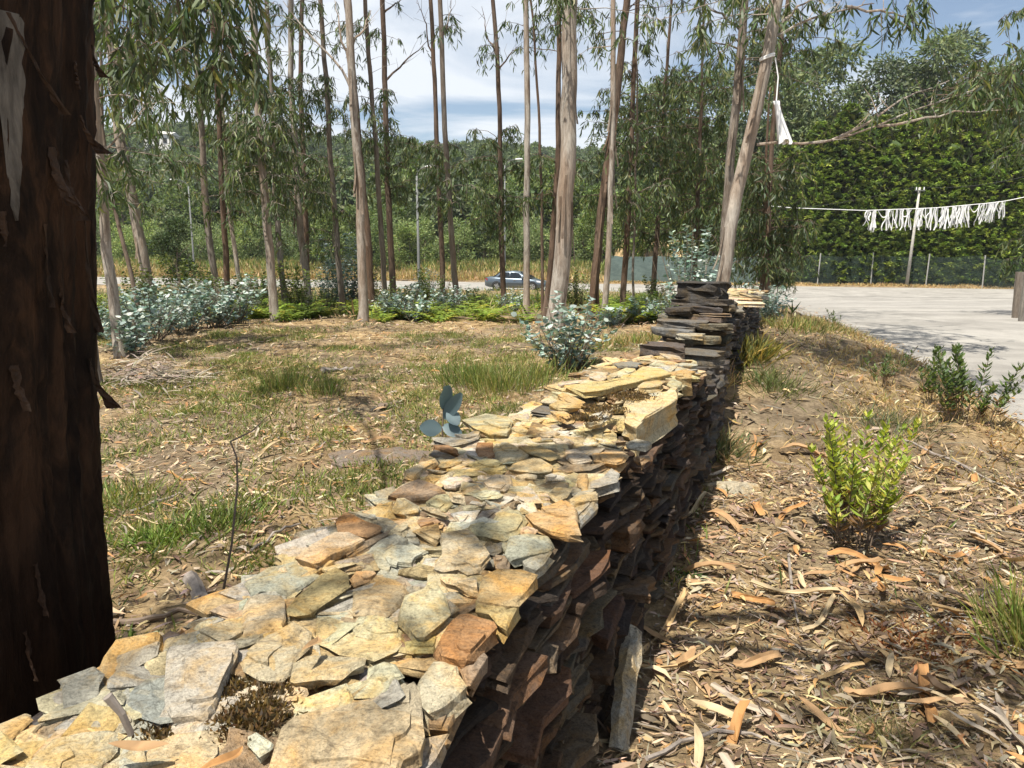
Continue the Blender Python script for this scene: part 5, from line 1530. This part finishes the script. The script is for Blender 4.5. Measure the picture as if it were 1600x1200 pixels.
# pale feathery bushes on the bank, darker trees behind, tall ones above
for k in range(46):
    x = rng.uniform(-62, 9); y = main_far(x) + rng.uniform(8, 20)
    plant('mimosa%d' % (k % 3), x, y, rng.uniform(.7, 1.25), 'pale green feathery tree on the bank behind the main road', 'feathery trees on the far bank', 'feathery_tree')
for k in range(60):
    x = rng.uniform(-85, 24); y = main_far(x) + rng.uniform(16, 50)
    plant('olive%d' % (k % 3), x, y, rng.uniform(.7, 1.2), 'olive green leafy tree in the woodland below the hill', 'woodland trees below the hill', 'woodland_tree')
for k, (u, D, s) in enumerate(((470, 82, .8), (520, 79, .8), (560, 78, .75), (600, 76, .6), (640, 80, .55), (940, 78, .85), (985, 74, .9), (1010, 80, 1.2), (1080, 84, 1.4), (1140, 82, 1.3))):
    p = at_depth(u, 400, D)
    plant('olive%d' % (k % 3), p.x, D, s, '%s from the left of the dense dark trees close behind the main road bank' % ORD[k], 'dark trees close behind the road', 'dark_tree')
n_front = 0
for k, (u, D, top) in enumerate(((1240, 86, 60), (1270, 92, 75), (1310, 88, 70), (1345, 95, 95), (1385, 90, 80), (1420, 98, 105), (1460, 90, 60), (1485, 86, 48), (1505, 92, 50), (1530, 88, 110), (1565, 95, 95), (1600, 90, 120), (1640, 92, 90),
                              (1010, 100, 130), (1050, 105, 120), (1090, 98, 105), (1130, 110, 100), (1190, 100, 70), (965, 112, 160))):
    p = at_depth(u, top, D); g = gz(p.x, D)
    plant('tall%d' % (k % 3), p.x, D, (p.z - g) / 20.0 / .96, ('%s from the left of the tall loose crowned eucalyptus above the conifer row' % ORD[k]) if k < 13 else ('%s of the tall trees rising behind the drooping eucalyptus, left of the conifers' % {965: 'leftmost', 1010: 'second', 1050: 'third', 1090: 'fourth', 1130: 'fifth', 1190: 'rightmost'}[u]), 'tall eucalyptus behind the fence', 'tall_tree')

# wooded hill: trees beyond counting, one instanced mass
far_protos = bpy.data.collections.new('woodland_prototypes')
for k in range(4):
    me = crown_mesh('hill_tree', 11.0, 4.2 if k < 3 else 2.6, 1500, (.4, .95), OLIVE if k % 2 else EUCF, .05, 13, .6)
    far_protos.objects.link(bpy.data.objects.new('hill_tree', me))
n = 5200
y = 92 + (390 - 92) * rng.random(n) ** .75
x = rng.uniform(-1, 1, n) * (y * .78 + 15)
k = (main_far(x) + 22 < y); x, y = x[k], y[k]
me = bpy.data.meshes.new('forest')
me.from_pydata(np.c_[x, y, gheight(x, y) - .6].tolist(), [], [])
forest = link('forest', me)
tag(forest, 'dense mixed woodland covering the hillside', kind='stuff')
ng = bpy.data.node_groups.new('plant_trees', 'GeometryNodeTree')
ng.interface.new_socket('Geometry', in_out='INPUT', socket_type='NodeSocketGeometry')
ng.interface.new_socket('Geometry', in_out='OUTPUT', socket_type='NodeSocketGeometry')
gi, go = ng.nodes.new('NodeGroupInput'), ng.nodes.new('NodeGroupOutput')
ci = ng.nodes.new('GeometryNodeCollectionInfo'); ci.inputs['Collection'].default_value = far_protos; ci.inputs['Separate Children'].default_value = True; ci.inputs['Reset Children'].default_value = True
ip = ng.nodes.new('GeometryNodeInstanceOnPoints'); ip.inputs['Pick Instance'].default_value = True
r1 = ng.nodes.new('FunctionNodeRandomValue'); r1.data_type = 'FLOAT'
fl = [s for s in r1.inputs if s.type == 'VALUE']; fl[0].default_value = .6; fl[1].default_value = 1.25
r2 = ng.nodes.new('FunctionNodeRandomValue'); r2.data_type = 'FLOAT_VECTOR'
vv_ = [s for s in r2.inputs if s.type == 'VECTOR']; vv_[0].default_value = (0, 0, 0); vv_[1].default_value = (.08, .08, 6.28)
ng.links.new(gi.outputs[0], ip.inputs['Points']); ng.links.new(ci.outputs[0], ip.inputs['Instance'])
ng.links.new([s for s in r1.outputs if s.type == 'VALUE'][0], ip.inputs['Scale']); ng.links.new([s for s in r2.outputs if s.type == 'VECTOR'][0], ip.inputs['Rotation'])
ng.links.new(ip.outputs[0], go.inputs[0])
forest.modifiers.new('plant_trees', 'NODES').node_group = ng

# ================================================================ conifer row and fence
def conifer_mesh(H, R, nl):
    mb = MB()
    CN = [(.16, .22, .045), (.21, .275, .055), (.115, .17, .04), (.27, .33, .075)]
    z = H * (1 - np.sqrt(rng.random(nl) * .985)); z = np.where(rng.random(nl) < .5, z, rng.uniform(.2, H * .97, nl))
    rad = R * np.clip(1.0 - (z / H) ** 2.2, .04, 1) ** .75
    a = rng.uniform(0, 6.28, nl); rr = rad * rng.uniform(.72, 1.05, nl)
    C_ = np.c_[rr * np.cos(a), rr * np.sin(a), z]
    per = 13
    B = np.repeat(C_, per, 0); aa = np.repeat(a, per) + rng.normal(0, .75, nl * per)
    D = np.c_[np.cos(aa), np.sin(aa), rng.normal(.12, .38, nl * per)]
    B = B - D * .12 + rng.normal(0, .06, B.shape)
    L = np.repeat(rng.uniform(.30, .54, nl), per) * rng.uniform(.6, 1.1, nl * per)
    v, f, q = leaves(B, D, np.c_[np.zeros((nl * per, 2)), np.ones(nl * per)] + rng.normal(0, .3, (nl * per, 3)), L, L * .30, .10, 0, segs=1)
    c = np.repeat(pick(CN, nl, .14), per, 0) * (1 + rng.normal(0, .12, (nl * per, 1)))
    mb.add(v, f, np.repeat(np.clip(c, .01, 1), q, 0))
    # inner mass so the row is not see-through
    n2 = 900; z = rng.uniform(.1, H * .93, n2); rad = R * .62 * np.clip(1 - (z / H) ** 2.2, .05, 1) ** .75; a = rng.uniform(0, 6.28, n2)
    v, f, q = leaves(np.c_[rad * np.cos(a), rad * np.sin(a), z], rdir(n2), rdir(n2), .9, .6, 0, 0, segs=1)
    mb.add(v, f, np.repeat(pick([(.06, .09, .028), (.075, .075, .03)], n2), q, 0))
    return mb.data('crown', M['conifer'])
CON = [conifer_mesh(12.8, 2.5, 1750), conifer_mesh(14.0, 2.7, 1750)]
ctr = trunk_me(12, .16)
fence_y = lambda x: main_far(x) + 1.7
for k in range(12):
    x = 21.5 + 2.25 * k; y = fence_y(x) + 3.2 + rng.normal(0, .25)
    root = empty('conifer_tree', (x, y, gz(x, y) - .05)); tag(root, '%s dense green conifer from the left in the row behind the mesh fence' % ORD[k], 'tree', 'conifers in a row behind the fence')
    s = rng.uniform(.9, 1.12) if k > 1 else .8
    for nm, me in (('trunk', ctr), ('crown', CON[k % 2])):
        o = link(nm, me, root); o.scale = (s, s, s * rng.uniform(.95, 1.08)); o.rotation_euler = (0, 0, rng.uniform(0, 6.28))

M['post'] = plain('grey_concrete_post', (.30, .30, .28), .85, var=.2)
m, nt, b = nmat('green_shade_net', .8, .2)
b.inputs['Base Color'].default_value = (.05, .075, .062, 1)
nz = noise(nt, mapping(nt, (1.2, 1.2, 2.5)), 1.0, 4, .6, 1.0)
b.inputs['Alpha'].default_value = .5
nt.links.new(ramp(nt, nz, [(.3, .18), (.7, .46)]), b.inputs['Alpha'])
M['net'] = m
m, nt, b = nmat('dense_shade_net', .8, .2)
nz = noise(nt, mapping(nt, (1.5, 1.5, 3.0)), 1.0, 5, .65, 1.2)
nt.links.new(ramp(nt, nz, [(.3, (.07, .10, .095)), (.7, (.13, .17, .155))]), b.inputs['Base Color'])
M['net2'] = m
def net_fence(x0, x1, step, h, mat, lab):
    root = empty('net_fence', (x0, fence_y(x0), gz(x0, fence_y(x0)))); tag(root, lab, 'fence', 'shade net fences beyond the road')
    xs = np.arange(x0, x1 + .01, step)
    for i, x in enumerate(xs):
        y = fence_y(x); z = gz(x, y); ln = rng.normal(0, .03)
        v, f = tube(np.array([[x, y, z - .2], [x + ln * h * .5, y, z + h * .5], [x + ln * h, y, z + h + .12]]), .055, 7)
        mobj('post', v, f, M['post'], root)
        if i + 1 < len(xs):
            K_ = 12; V = []
            for a in range(K_ + 1):
                t = a / K_; xx = x + .06 + (xs[i + 1] - x - .12) * t; yy = fence_y(xx) + .07
                zz_ = gz(xx, yy)
                for b_ in range(6):
                    s = b_ / 5
                    V.append([xx, yy + .05 * math.sin(t * 9 + s * 4 + i) * math.sin(math.pi * s), zz_ + .05 + (h - .1 - .14 * math.sin(math.pi * t) * (s)) * s])
            F = [[a * 6 + q, (a + 1) * 6 + q, (a + 1) * 6 + q + 1, a * 6 + q + 1] for a in range(K_) for q in range(5)]
            mobj('net_panel', V, F, M[mat], root, smooth=True)
net_fence(21.5, 57, 4.0, 2.5, 'net', 'translucent green net fence on grey posts before the conifer row')
net_fence(8.5, 20.8, 4.1, 2.4, 'net2', 'dense dark green net fence below the sandy clearing')
# sandy slope behind the dense net
p = at_depth(1022, 400, 84)
V = []; F = []
nx_, ny_ = 18, 10
for j in range(ny_):
    for i in range(nx_):
        x = p.x - 4.5 + 9 * i / (nx_ - 1); y = 75 + 16 * j / (ny_ - 1); e = min(i, nx_ - 1 - i, j + 1, ny_ - j) / 3
        V.append([x, y, gz(x, y) - .3 + (2.6 * ss(np.array((y - 75) / 12)) + .6) * min(1, e) + rng.normal(0, .05)])
F = [[j * nx_ + i, j * nx_ + i + 1, (j + 1) * nx_ + i + 1, (j + 1) * nx_ + i] for j in range(ny_ - 1) for i in range(nx_ - 1)]
M['sand'] = plain('dry_sandy_soil', (.46, .33, .18), .95, .1, var=.25, scale=2)
tag(mobj('sandy_slope', V, F, M['sand'], smooth=True), 'bare sandy slope showing above the dark net fence', kind='structure')

# ================================================================ street furniture
M['galv'] = plain('galvanised_steel', (.13, .135, .135), .65, .3, 0.0)
M['lamp'] = plain('pale_lamp_head', (.72, .73, .74), .4, .5, var=.05)
def street_lamp(u, D, top_v, arm, lab, head_u=None):
    p = at_depth(u, 450, D); x = p.x; g = gz(x, D); z1 = at_depth(u, top_v, D).z
    root = empty('street_lamp', (x, D, g)); tag(root, lab, 'street lamp', 'street lamps along the main road')
    v, f = tube(np.array([[x, D, g - .2], [x, D, g + 1.2], [x, D, z1 - .5]]), [.11, .09, .06], 10); mobj('pole', v, f, M['galv'], root, smooth=True)
    t = np.linspace(0, 1, 7)
    Q = np.c_[x + arm * (t ** 1.4), np.full(7, D), z1 - .5 + .55 * np.sin(t * 1.5)]
    v, f = tube(Q, .035, 8); mobj('arm', v, f, M['galv'], root, smooth=True)
    e = Q[-1]; sg = 1 if arm > 0 else -1
    mb = MB()
    V = []
    for s, w, h in ((0, .08, .06), (.15, .14, .10), (.45, .17, .11), (.68, .12, .07), (.74, .05, .03)):
        for q in range(8):
            a = q * math.pi / 4
            V.append([e[0] + sg * s, D + w * math.cos(a), e[2] + h * math.sin(a) * (1 if math.sin(a) > 0 else .45) + .03 * s])
    F = [[i * 8 + q, i * 8 + (q + 1) % 8, (i + 1) * 8 + (q + 1) % 8, (i + 1) * 8 + q] for i in range(4) for q in range(8)] + [list(range(8))[::-1], [32 + q for q in range(8)]]
    mb.add(np.array(V), F); mb.obj('lamp_head', M['lamp'], root, smooth=True)
    mb = MB(); mb.box((x, D, g + .06), (.4, .4, .14)); mb.obj('base', M['post'], root)
street_lamp(655, 50, 262, .55, 'tall grey street lamp standing behind the trees left of the car')
street_lamp(306, 76, 282, -1.0, 'slim far street lamp at the left, beside the young round tree')
street_lamp(789, 76, 250, 1.0, 'far street lamp pole partly behind the trunk above the car')
street_lamp(1640, 52, 152, -.9, 'street lamp whose head pokes in at the right frame edge')

# utility pole with cross arm and wires
M['polec'] = plain('weathered_utility_pole', (.40, .38, .34), .85, var=.2)
x0 = at_depth(1416, 450, 62.5); x1 = at_depth(1436, 305, 62.5)
g = gz(x0.x, 62.5)
root = empty('utility_pole', (x0.x, 62.5, g)); tag(root, 'leaning pale utility pole in front of the conifer row', 'utility pole')
v, f = tube(np.array([[x0.x, 62.5, g - .2], [(x0.x + x1.x) / 2, 62.5, (g + x1.z) / 2], [x1.x, 62.5, x1.z + .6]]), [.13, .11, .08], 10); mobj('pole', v, f, M['polec'], root, smooth=True)
mb = MB(); mb.box((x1.x, 62.5 - .1, x1.z + .35), (.8, .07, .07)); mb.obj('crossarm', M['galv'], root)
for s in (-.3, .3):
    v, f = tube(np.array([[x1.x + s, 62.4, x1.z + .41], [x1.x + s, 62.4, x1.z + .62]]), [.05, .035], 8); mobj('insulator', v, f, M['lamp'], root)
M['wire'] = plain('black_cable', (.03, .03, .03), .6)
def cable(a, b, sag, lab, r=.018, mat='wire', name='overhead_cable'):
    t = np.linspace(0, 1, 24)[:, None]
    P = np.array(a) * (1 - t) + np.array(b) * t - np.array([0, 0, 1.0]) * sag * 4 * t * (1 - t)
    v, f = tube(P, r, 5); o = mobj(name, v, f, M[mat]); tag(o, lab, 'cable', 'overhead cables'); return P
cable((x1.x + .5, 62.4, x1.z + .6), tuple(at_depth(1640, 265, 58)), .4, 'thin overhead cable right of the utility pole')
cable((x1.x - .5, 62.4, x1.z + .6), tuple(at_depth(1130, 330, 64)), .5, 'thin overhead cable left of the utility pole')
cable(tuple(at_depth(640, 285, 52)), tuple(at_depth(960, 300, 66)), .7, 'thin overhead cable crossing right of the street lamp')

# rope with white paper ribbons
M['white'] = plain('white_paper', (.80, .80, .80), .8, .2, var=.04)
M['whiteT'] = leafmat('white_ribbon', .8, .35, (1, 1, 1), use_attr=False, base=(.82, .82, .82))
DB = 30.0
rope_px = [(1178, 320), (1240, 325), (1352, 329), (1460, 325), (1540, 318), (1572, 314), (1640, 300)]
RP = np.array([np.array(at_depth(u, v, DB)) for u, v in rope_px])
root = empty('ribbon_garland', tuple(RP[2])); tag(root, 'rope of white paper ribbons hung across the road junction', 'garland')
k = np.linspace(0, len(RP) - 1, 40); RQ = np.array([poly_at(RP, s) for s in k])
v, f = tube(RQ, .014, 5); mobj('rope', v, f, M['white'], root)
def rope_at(u): 
    us = [q[0] for q in rope_px]; vs = [q[1] for q in rope_px]
    return np.array(at_depth(u, float(np.interp(u, us, vs)), DB))
us = []
for u0, u1, n_ in ((1353, 1372, 7), (1384, 1396, 5), (1400, 1430, 7), (1432, 1446, 6), (1448, 1470, 8), (1474, 1482, 5), (1485, 1500, 8), (1502, 1518, 7), (1530, 1540, 5), (1546, 1560, 7), (1562, 1571, 3)):
    us += list(rng.uniform(u0, u1, int(n_ * 2.0)))
for u in us:
    p = rope_at(u); L = rng.uniform(.55, .85) * (1 if rng.random() > .12 else .6); w = rng.uniform(.03, .055)
    n_ = 7; t = np.linspace(0, 1, n_); bend = rng.normal(0, .09); b2 = rng.normal(0, .03)
    X = p[0] + bend * t ** 2 + b2 * np.sin(t * 6); Y = p[1] + rng.normal(0, .05) + rng.normal(0, .08) * t; Z = p[2] - L * t * (1 - .12 * abs(bend) * t)
    tw_ = rng.uniform(0, 3.1) + rng.normal(0, .7) * t
    V = np.vstack([np.c_[X - w / 2 * np.cos(tw_), Y - w / 2 * np.sin(tw_), Z], np.c_[X + w / 2 * np.cos(tw_), Y + w / 2 * np.sin(tw_), Z]])
    mobj('ribbon', V, [[i, i + 1, i + n_ + 1, i + n_] for i in range(n_ - 1)], M['whiteT'], root)
for a_, b_ in ((1372, 1392), (1405, 1425), (1515, 1532), (1560, 1568)):            # looped ribbons
    pa, pb = rope_at(a_), rope_at(b_); t = np.linspace(0, 1, 9)[:, None]
    Q = pa * (1 - t) + pb * t - np.array([0, 0, 1.0]) * .28 * np.sin(t * math.pi)
    V = np.vstack([Q - [0, 0, .02], Q + [0, .01, .02]]); mobj('ribbon', V, [[i, i + 1, i + 10, i + 9] for i in range(8)], M['whiteT'], root)

# white cloth tied to the leaning trunk
DL = 10.5
root = empty('white_cloth', tuple(at_depth(1212, 160, DL - .1))); tag(root, 'white cloth bundle hanging by a cord from the leaning trunk', 'cloth')
c = np.array(at_depth(1197, 91, DL)); zc = c[2]
r = float(np.interp(zc, leanP[:, 2], leanR)) + .012; cc = np.array([np.interp(zc, leanP[:, 2], leanP[:, 0]), np.interp(zc, leanP[:, 2], leanP[:, 1]), zc])
for dz in (0, .022):
    th = np.linspace(0, 2 * np.pi, 20)
    v, f = tube(np.c_[cc[0] + r * np.cos(th), cc[1] + r * np.sin(th), zc + dz + .03 * np.cos(th)], .012, 5, cap=False); mobj('knot_cord', v, f, M['white'], root)
a = cc + np.array([r, -.05, 0]); b = np.array(at_depth(1213, 158, cc[1] - .08))
v, f = tube(np.array([a, (a * .5 + b * .5) + [.03, 0, .02], b]), .009, 5); mobj('cord', v, f, M['white'], root)
e = np.array(at_depth(1226, 222, cc[1] - .08)); V = []
n_, s_ = 10, 18
for i in range(n_):
    t = i / (n_ - 1); ctr_ = b + (e - b) * t; rad = .028 + .055 * t ** 1.2 + (.03 * math.exp(-((t - .04) / .05) ** 2))
    for q in range(s_):
        a_ = q * 2 * math.pi / s_
        rr_ = rad * (1 + .30 * t * math.sin(5 * a_ + 2 * t))
        V.append(ctr_ + np.array([rr_ * math.cos(a_), rr_ * .7 * math.sin(a_), .035 * math.sin(3 * a_) * (i == n_ - 1)]))
F = [[i * s_ + q, i * s_ + (q + 1) % s_, (i + 1) * s_ + (q + 1) % s_, (i + 1) * s_ + q] for i in range(n_ - 1) for q in range(s_)] + [list(range(s_))[::-1]]
mobj('cloth', V, F, M['white'], root, smooth=True)

# weathered posts at the right edge
M['oldwood'] = bark_mat('weathered_grey_wood', (.24, .23, .21), (.17, .16, .145), (.08, .075, .07))
for (ua, ub, D, w, lab) in ((1588, 1594, 17.6, .17, 'thick weathered grey post at the right frame edge behind the litter mound'), (1596, 1606, 16.6, .12, 'slim weathered grey board post in front of the thick one')):
    p0, p1 = at_depth(ua, 500, D), at_depth(ub, 425, D); g = gz(p0.x, D)
    V, F = [], []
    for i, t in enumerate(np.linspace(0, 1, 8)):
        c = np.array([p0.x + (p1.x - p0.x) * t, D, g - .1 + (p1.z - g + .1) * t])
        for q in ((-1, -.6), (-.6, -1), (.6, -1), (1, -.6), (1, .6), (.6, 1), (-.6, 1), (-1, .6)):
            V.append(c + np.array([q[0] * w / 2, q[1] * w * .4, 0]) * (1 + rng.normal(0, .03)) )
    F = [[i * 8 + q, i * 8 + (q + 1) % 8, (i + 1) * 8 + (q + 1) % 8, (i + 1) * 8 + q] for i in range(7) for q in range(8)] + [[56 + q for q in range(8)]]
    tag(mobj('wooden_post', V, F, M['oldwood'], col=np.ones(3)), lab, 'post')

# ---------------------------------------------------------------- passing car
def car(x, y, g, yaw):
    root = empty('parked_car'.replace('parked', 'passing'), (0, 0, 0)); tag(root, 'blue grey saloon car driving past on the main road', 'car')
    m, nt, b = nmat('blue_grey_car_paint', .28, .5); b.inputs['Base Color'].default_value = (.11, .14, .17, 1); b.inputs['Metallic'].default_value = .55
    b.inputs['Coat Weight'].default_value = .6; paint = m
    gl, nt, b = nmat('dark_car_glass', .06, .6); b.inputs['Base Color'].default_value = (.012, .016, .02, 1)
    rub = plain('tyre_rubber', (.02, .02, .02), .9); rim = plain('alloy_rim', (.5, .5, .52), .35, .5, .8, .05); blk = plain('black_plastic', (.02, .02, .022), .6)
    light = plain('clear_headlamp', (.6, .62, .65), .15, .6, var=.03); red = plain('red_tail_lamp', (.35, .02, .02), .25, .5, var=.05)
    # side profile sections: x along the car (rear 0 to front 4.68), z low, z belt, half width
    def loft(sec, name, mat):
        V, F = [], []
        for (X, pr) in sec:
            for s in (1, -1):
                pp = pr if s == 1 else pr[::-1]
                for (w, z) in pp: V.append([X, s * w, z])
        k = len(sec[0][1]) * 2
        for i in range(len(sec) - 1):
            for q in range(k): F.append([i * k + q, i * k + (q + 1) % k, (i + 1) * k + (q + 1) % k, (i + 1) * k + q])
        F.append(list(range(k))[::-1]); F.append([(len(sec) - 1) * k + q for q in range(k)])
        return place(name, np.array(V), F, mat)
    ca, sa = math.cos(yaw), math.sin(yaw)
    def place(name, V, F, mat, smooth=True, parent=root):
        V = V - np.array([2.34, 0, 0])
        W = np.c_[x + V[:, 0] * ca - V[:, 1] * sa, y + V[:, 0] * sa + V[:, 1] * ca, V[:, 2] + g]
        o = mobj(name, W, F, mat, None, smooth=smooth)
        o.parent = parent
        return o
    def body(X, zb, zt, w):
        return (X, [(w * .55, zb), (w * .93, zb + .02), (w, zb + .18), (w * 1.0, (zb + zt) / 2 + .05), (w * .965, zt - .09), (w * .90, zt - .02), (w * .6, zt + .015)])
    loft([body(.0, .42, .80, .70), body(.05, .34, .93, .80), body(.35, .24, 1.01, .87), body(.9, .20, 1.00, .90), body(1.8, .19, .96, .908), body(2.7, .19, .94, .908), body(3.3, .20, .93, .90), body(3.75, .21, .86, .89), body(4.2, .24, .75, .85), body(4.5, .28, .62, .76), body(4.68, .34, .52, .58)], 'body', paint)
    def cab(X, zt, w, zl=.93): return (X, [(w + .10, zl), (w + .02, (zl + zt) / 2), (w - .06, zt - .05), (w - .18, zt)])
    loft([cab(.62, 1.0, .66), cab(1.15, 1.34, .70), cab(1.7, 1.44, .71), cab(2.2, 1.45, .71), cab(2.6, 1.40, .70), cab(3.1, 1.20, .69), cab(3.62, .94, .68)], 'cabin', paint)
    for s in (1, -1):
        def quad(pts, name, mat, off=.012):
            V = np.array([[px, s * (w + off), z] for px, w, z in pts]); n = len(V)
            V2 = V - np.array([0, s * .02, 0])
            F = [list(range(n)) if s < 0 else list(range(n))[::-1]] + [[i, (i + 1) % n, n + (i + 1) % n, n + i] for i in range(n)]
            return place(name, np.vstack([V, V2]), F, mat, False)
        quad([(1.0, .78, .97), (1.93, .79, .975), (1.93, .705, 1.35), (1.55, .70, 1.35), (1.25, .70, 1.28)], 'rear_side_window', gl)
        quad([(2.0, .79, .975), (3.05, .77, .965), (2.62, .705, 1.30), (2.4, .70, 1.35), (2.0, .70, 1.36)], 'front_side_window', gl)
        quad([(1.1, .90, .50), (3.4, .895, .50), (3.4, .895, .54), (1.1, .90, .54)], 'side_trim', blk, .014)
        for hx in (1.35, 2.25):
            quad([(hx, .89, .78), (hx + .2, .89, .78), (hx + .2, .89, .815), (hx, .89, .815)], 'door_handle', rim, .03)
        mb = MB(); mb.box((2.95, s * .98, 1.0), (.16, .2, .13)); place('wing_mirror', np.vstack(mb.V), mb.F, paint)
        for wx in (.98, 3.70):
            th = np.linspace(0, 2 * np.pi, 24, endpoint=False)
            prof = [(.20, .70), (.30, .70), (.325, .74), (.325, .88), (.30, .915), (.215, .92)]
            V = np.array([[wx + r_ * math.cos(t), s * w_, .325 + r_ * math.sin(t)] for r_, w_ in prof for t in th])
            F = [[i * 24 + j, i * 24 + (j + 1) % 24, (i + 1) * 24 + (j + 1) % 24, (i + 1) * 24 + j] for i in range(5) for j in range(24)]
            wh = place('wheel', V, F, rub)
            mb = MB()
            for k_ in range(5):
                a = k_ * 2 * math.pi / 5
                d_, n2 = np.array([math.cos(a), 0, math.sin(a)]), np.array([-math.sin(a), 0, math.cos(a)])
                c0 = np.array([wx, s * .915, .325]); V = np.array([c0 + n2 * .05, c0 - n2 * .05, c0 + d_ * .21 - n2 * .035, c0 + d_ * .21 + n2 * .035])
                mb.add(np.vstack([V, V - [0, s * .03, 0]]), [[0, 1, 2, 3], [7, 6, 5, 4], [0, 4, 5, 1], [1, 5, 6, 2], [2, 6, 7, 3], [3, 7, 4, 0]])
            V = np.array([[wx + r_ * math.cos(t), s * .90, .325 + r_ * math.sin(t)] for r_ in (.18, .222) for t in th])
            mb.add(V, [[j, (j + 1) % 24, 24 + (j + 1) % 24, 24 + j] for j in range(24)])
            V = np.array([[wx + .2 * math.cos(t), s * .80, .325 + .2 * math.sin(t)] for t in th]); 
            o = place('rim', np.vstack(mb.V), mb.F, rim, False); o.parent = wh
            o = place('hub_disc', V, [list(range(24))], blk, False); o.parent = wh
            V = np.array([[wx + r_ * math.cos(t), s * w_, .33 + r_ * math.sin(t)] for r_, w_ in ((.39, .895), (.33, .912)) for t in np.linspace(-.25, math.pi + .25, 16)])
            place('wheel_arch', V, [[j, j + 1, 17 + j, 16 + j] for j in range(15)], blk, True)
        quad([(4.05, .84, .66), (4.42, .76, .60), (4.45, .74, .70), (4.0, .82, .78)], 'headlamp', light, .03)
        quad([(.0, .70, .72), (.26, .84, .76), (.24, .83, .92), (.05, .76, .90)], 'tail_lamp', red, .02)
    def pane(pts, name):
        V = np.array(pts, float); place(name, np.vstack([V, V + [0, 0, -.015]]), [[0, 1, 2, 3], [7, 6, 5, 4], [0, 4, 5, 1], [1, 5, 6, 2], [2, 6, 7, 3], [3, 7, 4, 0]], gl, False)
    pane([[3.55, -.66, 1.0], [3.55, .66, 1.0], [2.72, .56, 1.405], [2.72, -.56, 1.405]], 'windscreen')
    pane([[.66, .62, 1.06], [.66, -.62, 1.06], [1.12, -.54, 1.36], [1.12, .54, 1.36]], 'rear_window')
    mb = MB(); mb.box((.03, 0, .62), (.04, .5, .11)); place('number_plate', np.vstack(mb.V), mb.F, light, False)
cy = 58.5
cp = at_depth(808, 440, cy)
car(cp.x, cy, gz(cp.x, cy) * 0 + float(gsmooth(np.array(cp.x), np.array(cy))) + .013, -math.atan(.25))

# ---------------------------------------------------------------- hilltop pylon and building
p = at_depth(543, 232, 420); top = at_depth(541, 178, 420)
root = empty('electricity_pylon', (p.x, 420, p.z - 6)); tag(root, 'distant lattice electricity pylon on the hilltop', 'pylon')
mb = MB(); H = top.z - p.z + 6
def leg_w(t): return 3.2 * (1 - t) + .5
lv = [0, .2, .38, .54, .68, .8, .9, 1.0]
for i in range(len(lv) - 1):
    a, b = leg_w(lv[i]), leg_w(lv[i + 1]); za, zb = p.z - 6 + H * lv[i], p.z - 6 + H * lv[i + 1]
    ca_ = [(s1 * a, s2 * a, za) for s1, s2 in ((1, 1), (1, -1), (-1, -1), (-1, 1))]; cb_ = [(s1 * b, s2 * b, zb) for s1, s2 in ((1, 1), (1, -1), (-1, -1), (-1, 1))]
    for q in range(4):
        for A, B_ in ((ca_[q], cb_[q]), (ca_[q], cb_[(q + 1) % 4]), (cb_[q], cb_[(q + 1) % 4])):
            v, f = tube(np.array([A, B_]) + [p.x, 420, 0], .13, 4); mb.add(v, f)
mb.obj('lattice_tower', M['galv'], root)
for k_, t in enumerate((.78, .9)):
    z = p.z - 6 + H * t; mb = MB()
    v, f = tube(np.array([[p.x - 6 + k_, 420, z], [p.x + 6 - k_, 420, z]]), .18, 4); mb.add(v, f)
    for s in (-1, 1):
        v, f = tube(np.array([[p.x + s * (6 - k_), 420, z], [p.x + s * .6, 420, z + 2]]), .12, 4); mb.add(v, f)
    mb.obj('crossarm', M['galv'], root)
c0 = at_depth(252, 209, 230)
root = empty('hilltop_building', (c0.x, 230, c0.z - 5)); tag(root, 'low white building with pale roof on the hill at the left', 'building')
M['plaster'] = plain('white_plaster', (.7, .68, .65), .8, var=.06); M['tile'] = plain('pale_roof', (.62, .60, .57), .7, var=.1)
mb = MB(); mb.box((c0.x, 230, c0.z - 2.6), (7.5, 6, 4.8)); mb.obj('wall', M['plaster'], root)
V = np.array([[-4.1, -3.4, 0], [4.1, -3.4, -.5], [4.1, 3.4, -.5], [-4.1, 3.4, 0], [-4.1, 0, 1.0], [4.1, 0, .5]]) + [c0.x, 230, c0.z - .1]
mobj('roof', V, [[0, 1, 5, 4], [2, 3, 4, 5], [0, 4, 3], [1, 2, 5], [0, 3, 2, 1]], M['tile'], root)
for s in (-2.2, 0, 2.2):
    mb = MB(); mb.box((c0.x + s, 226.95, c0.z - 2.2), (1.1, .12, 1.4)); mb.obj('window', M['wire'], root)

# ---------------------------------------------------------------- summer haze
mb = MB(); mb.box((0, 320, 37), (1240, 700, 90))
m = bpy.data.materials.new('summer_haze'); m.use_nodes = True
nt = m.node_tree; nt.nodes.clear()
out = nt.nodes.new('ShaderNodeOutputMaterial'); pv = nt.nodes.new('ShaderNodeVolumePrincipled')
pv.inputs['Color'].default_value = (.80, .88, 1.0, 1); pv.inputs['Density'].default_value = .00022; pv.inputs['Anisotropy'].default_value = .2
nt.links.new(pv.outputs[0], out.inputs['Volume'])
tag(mb.obj('haze', m), 'faint summer haze in the air', kind='stuff')
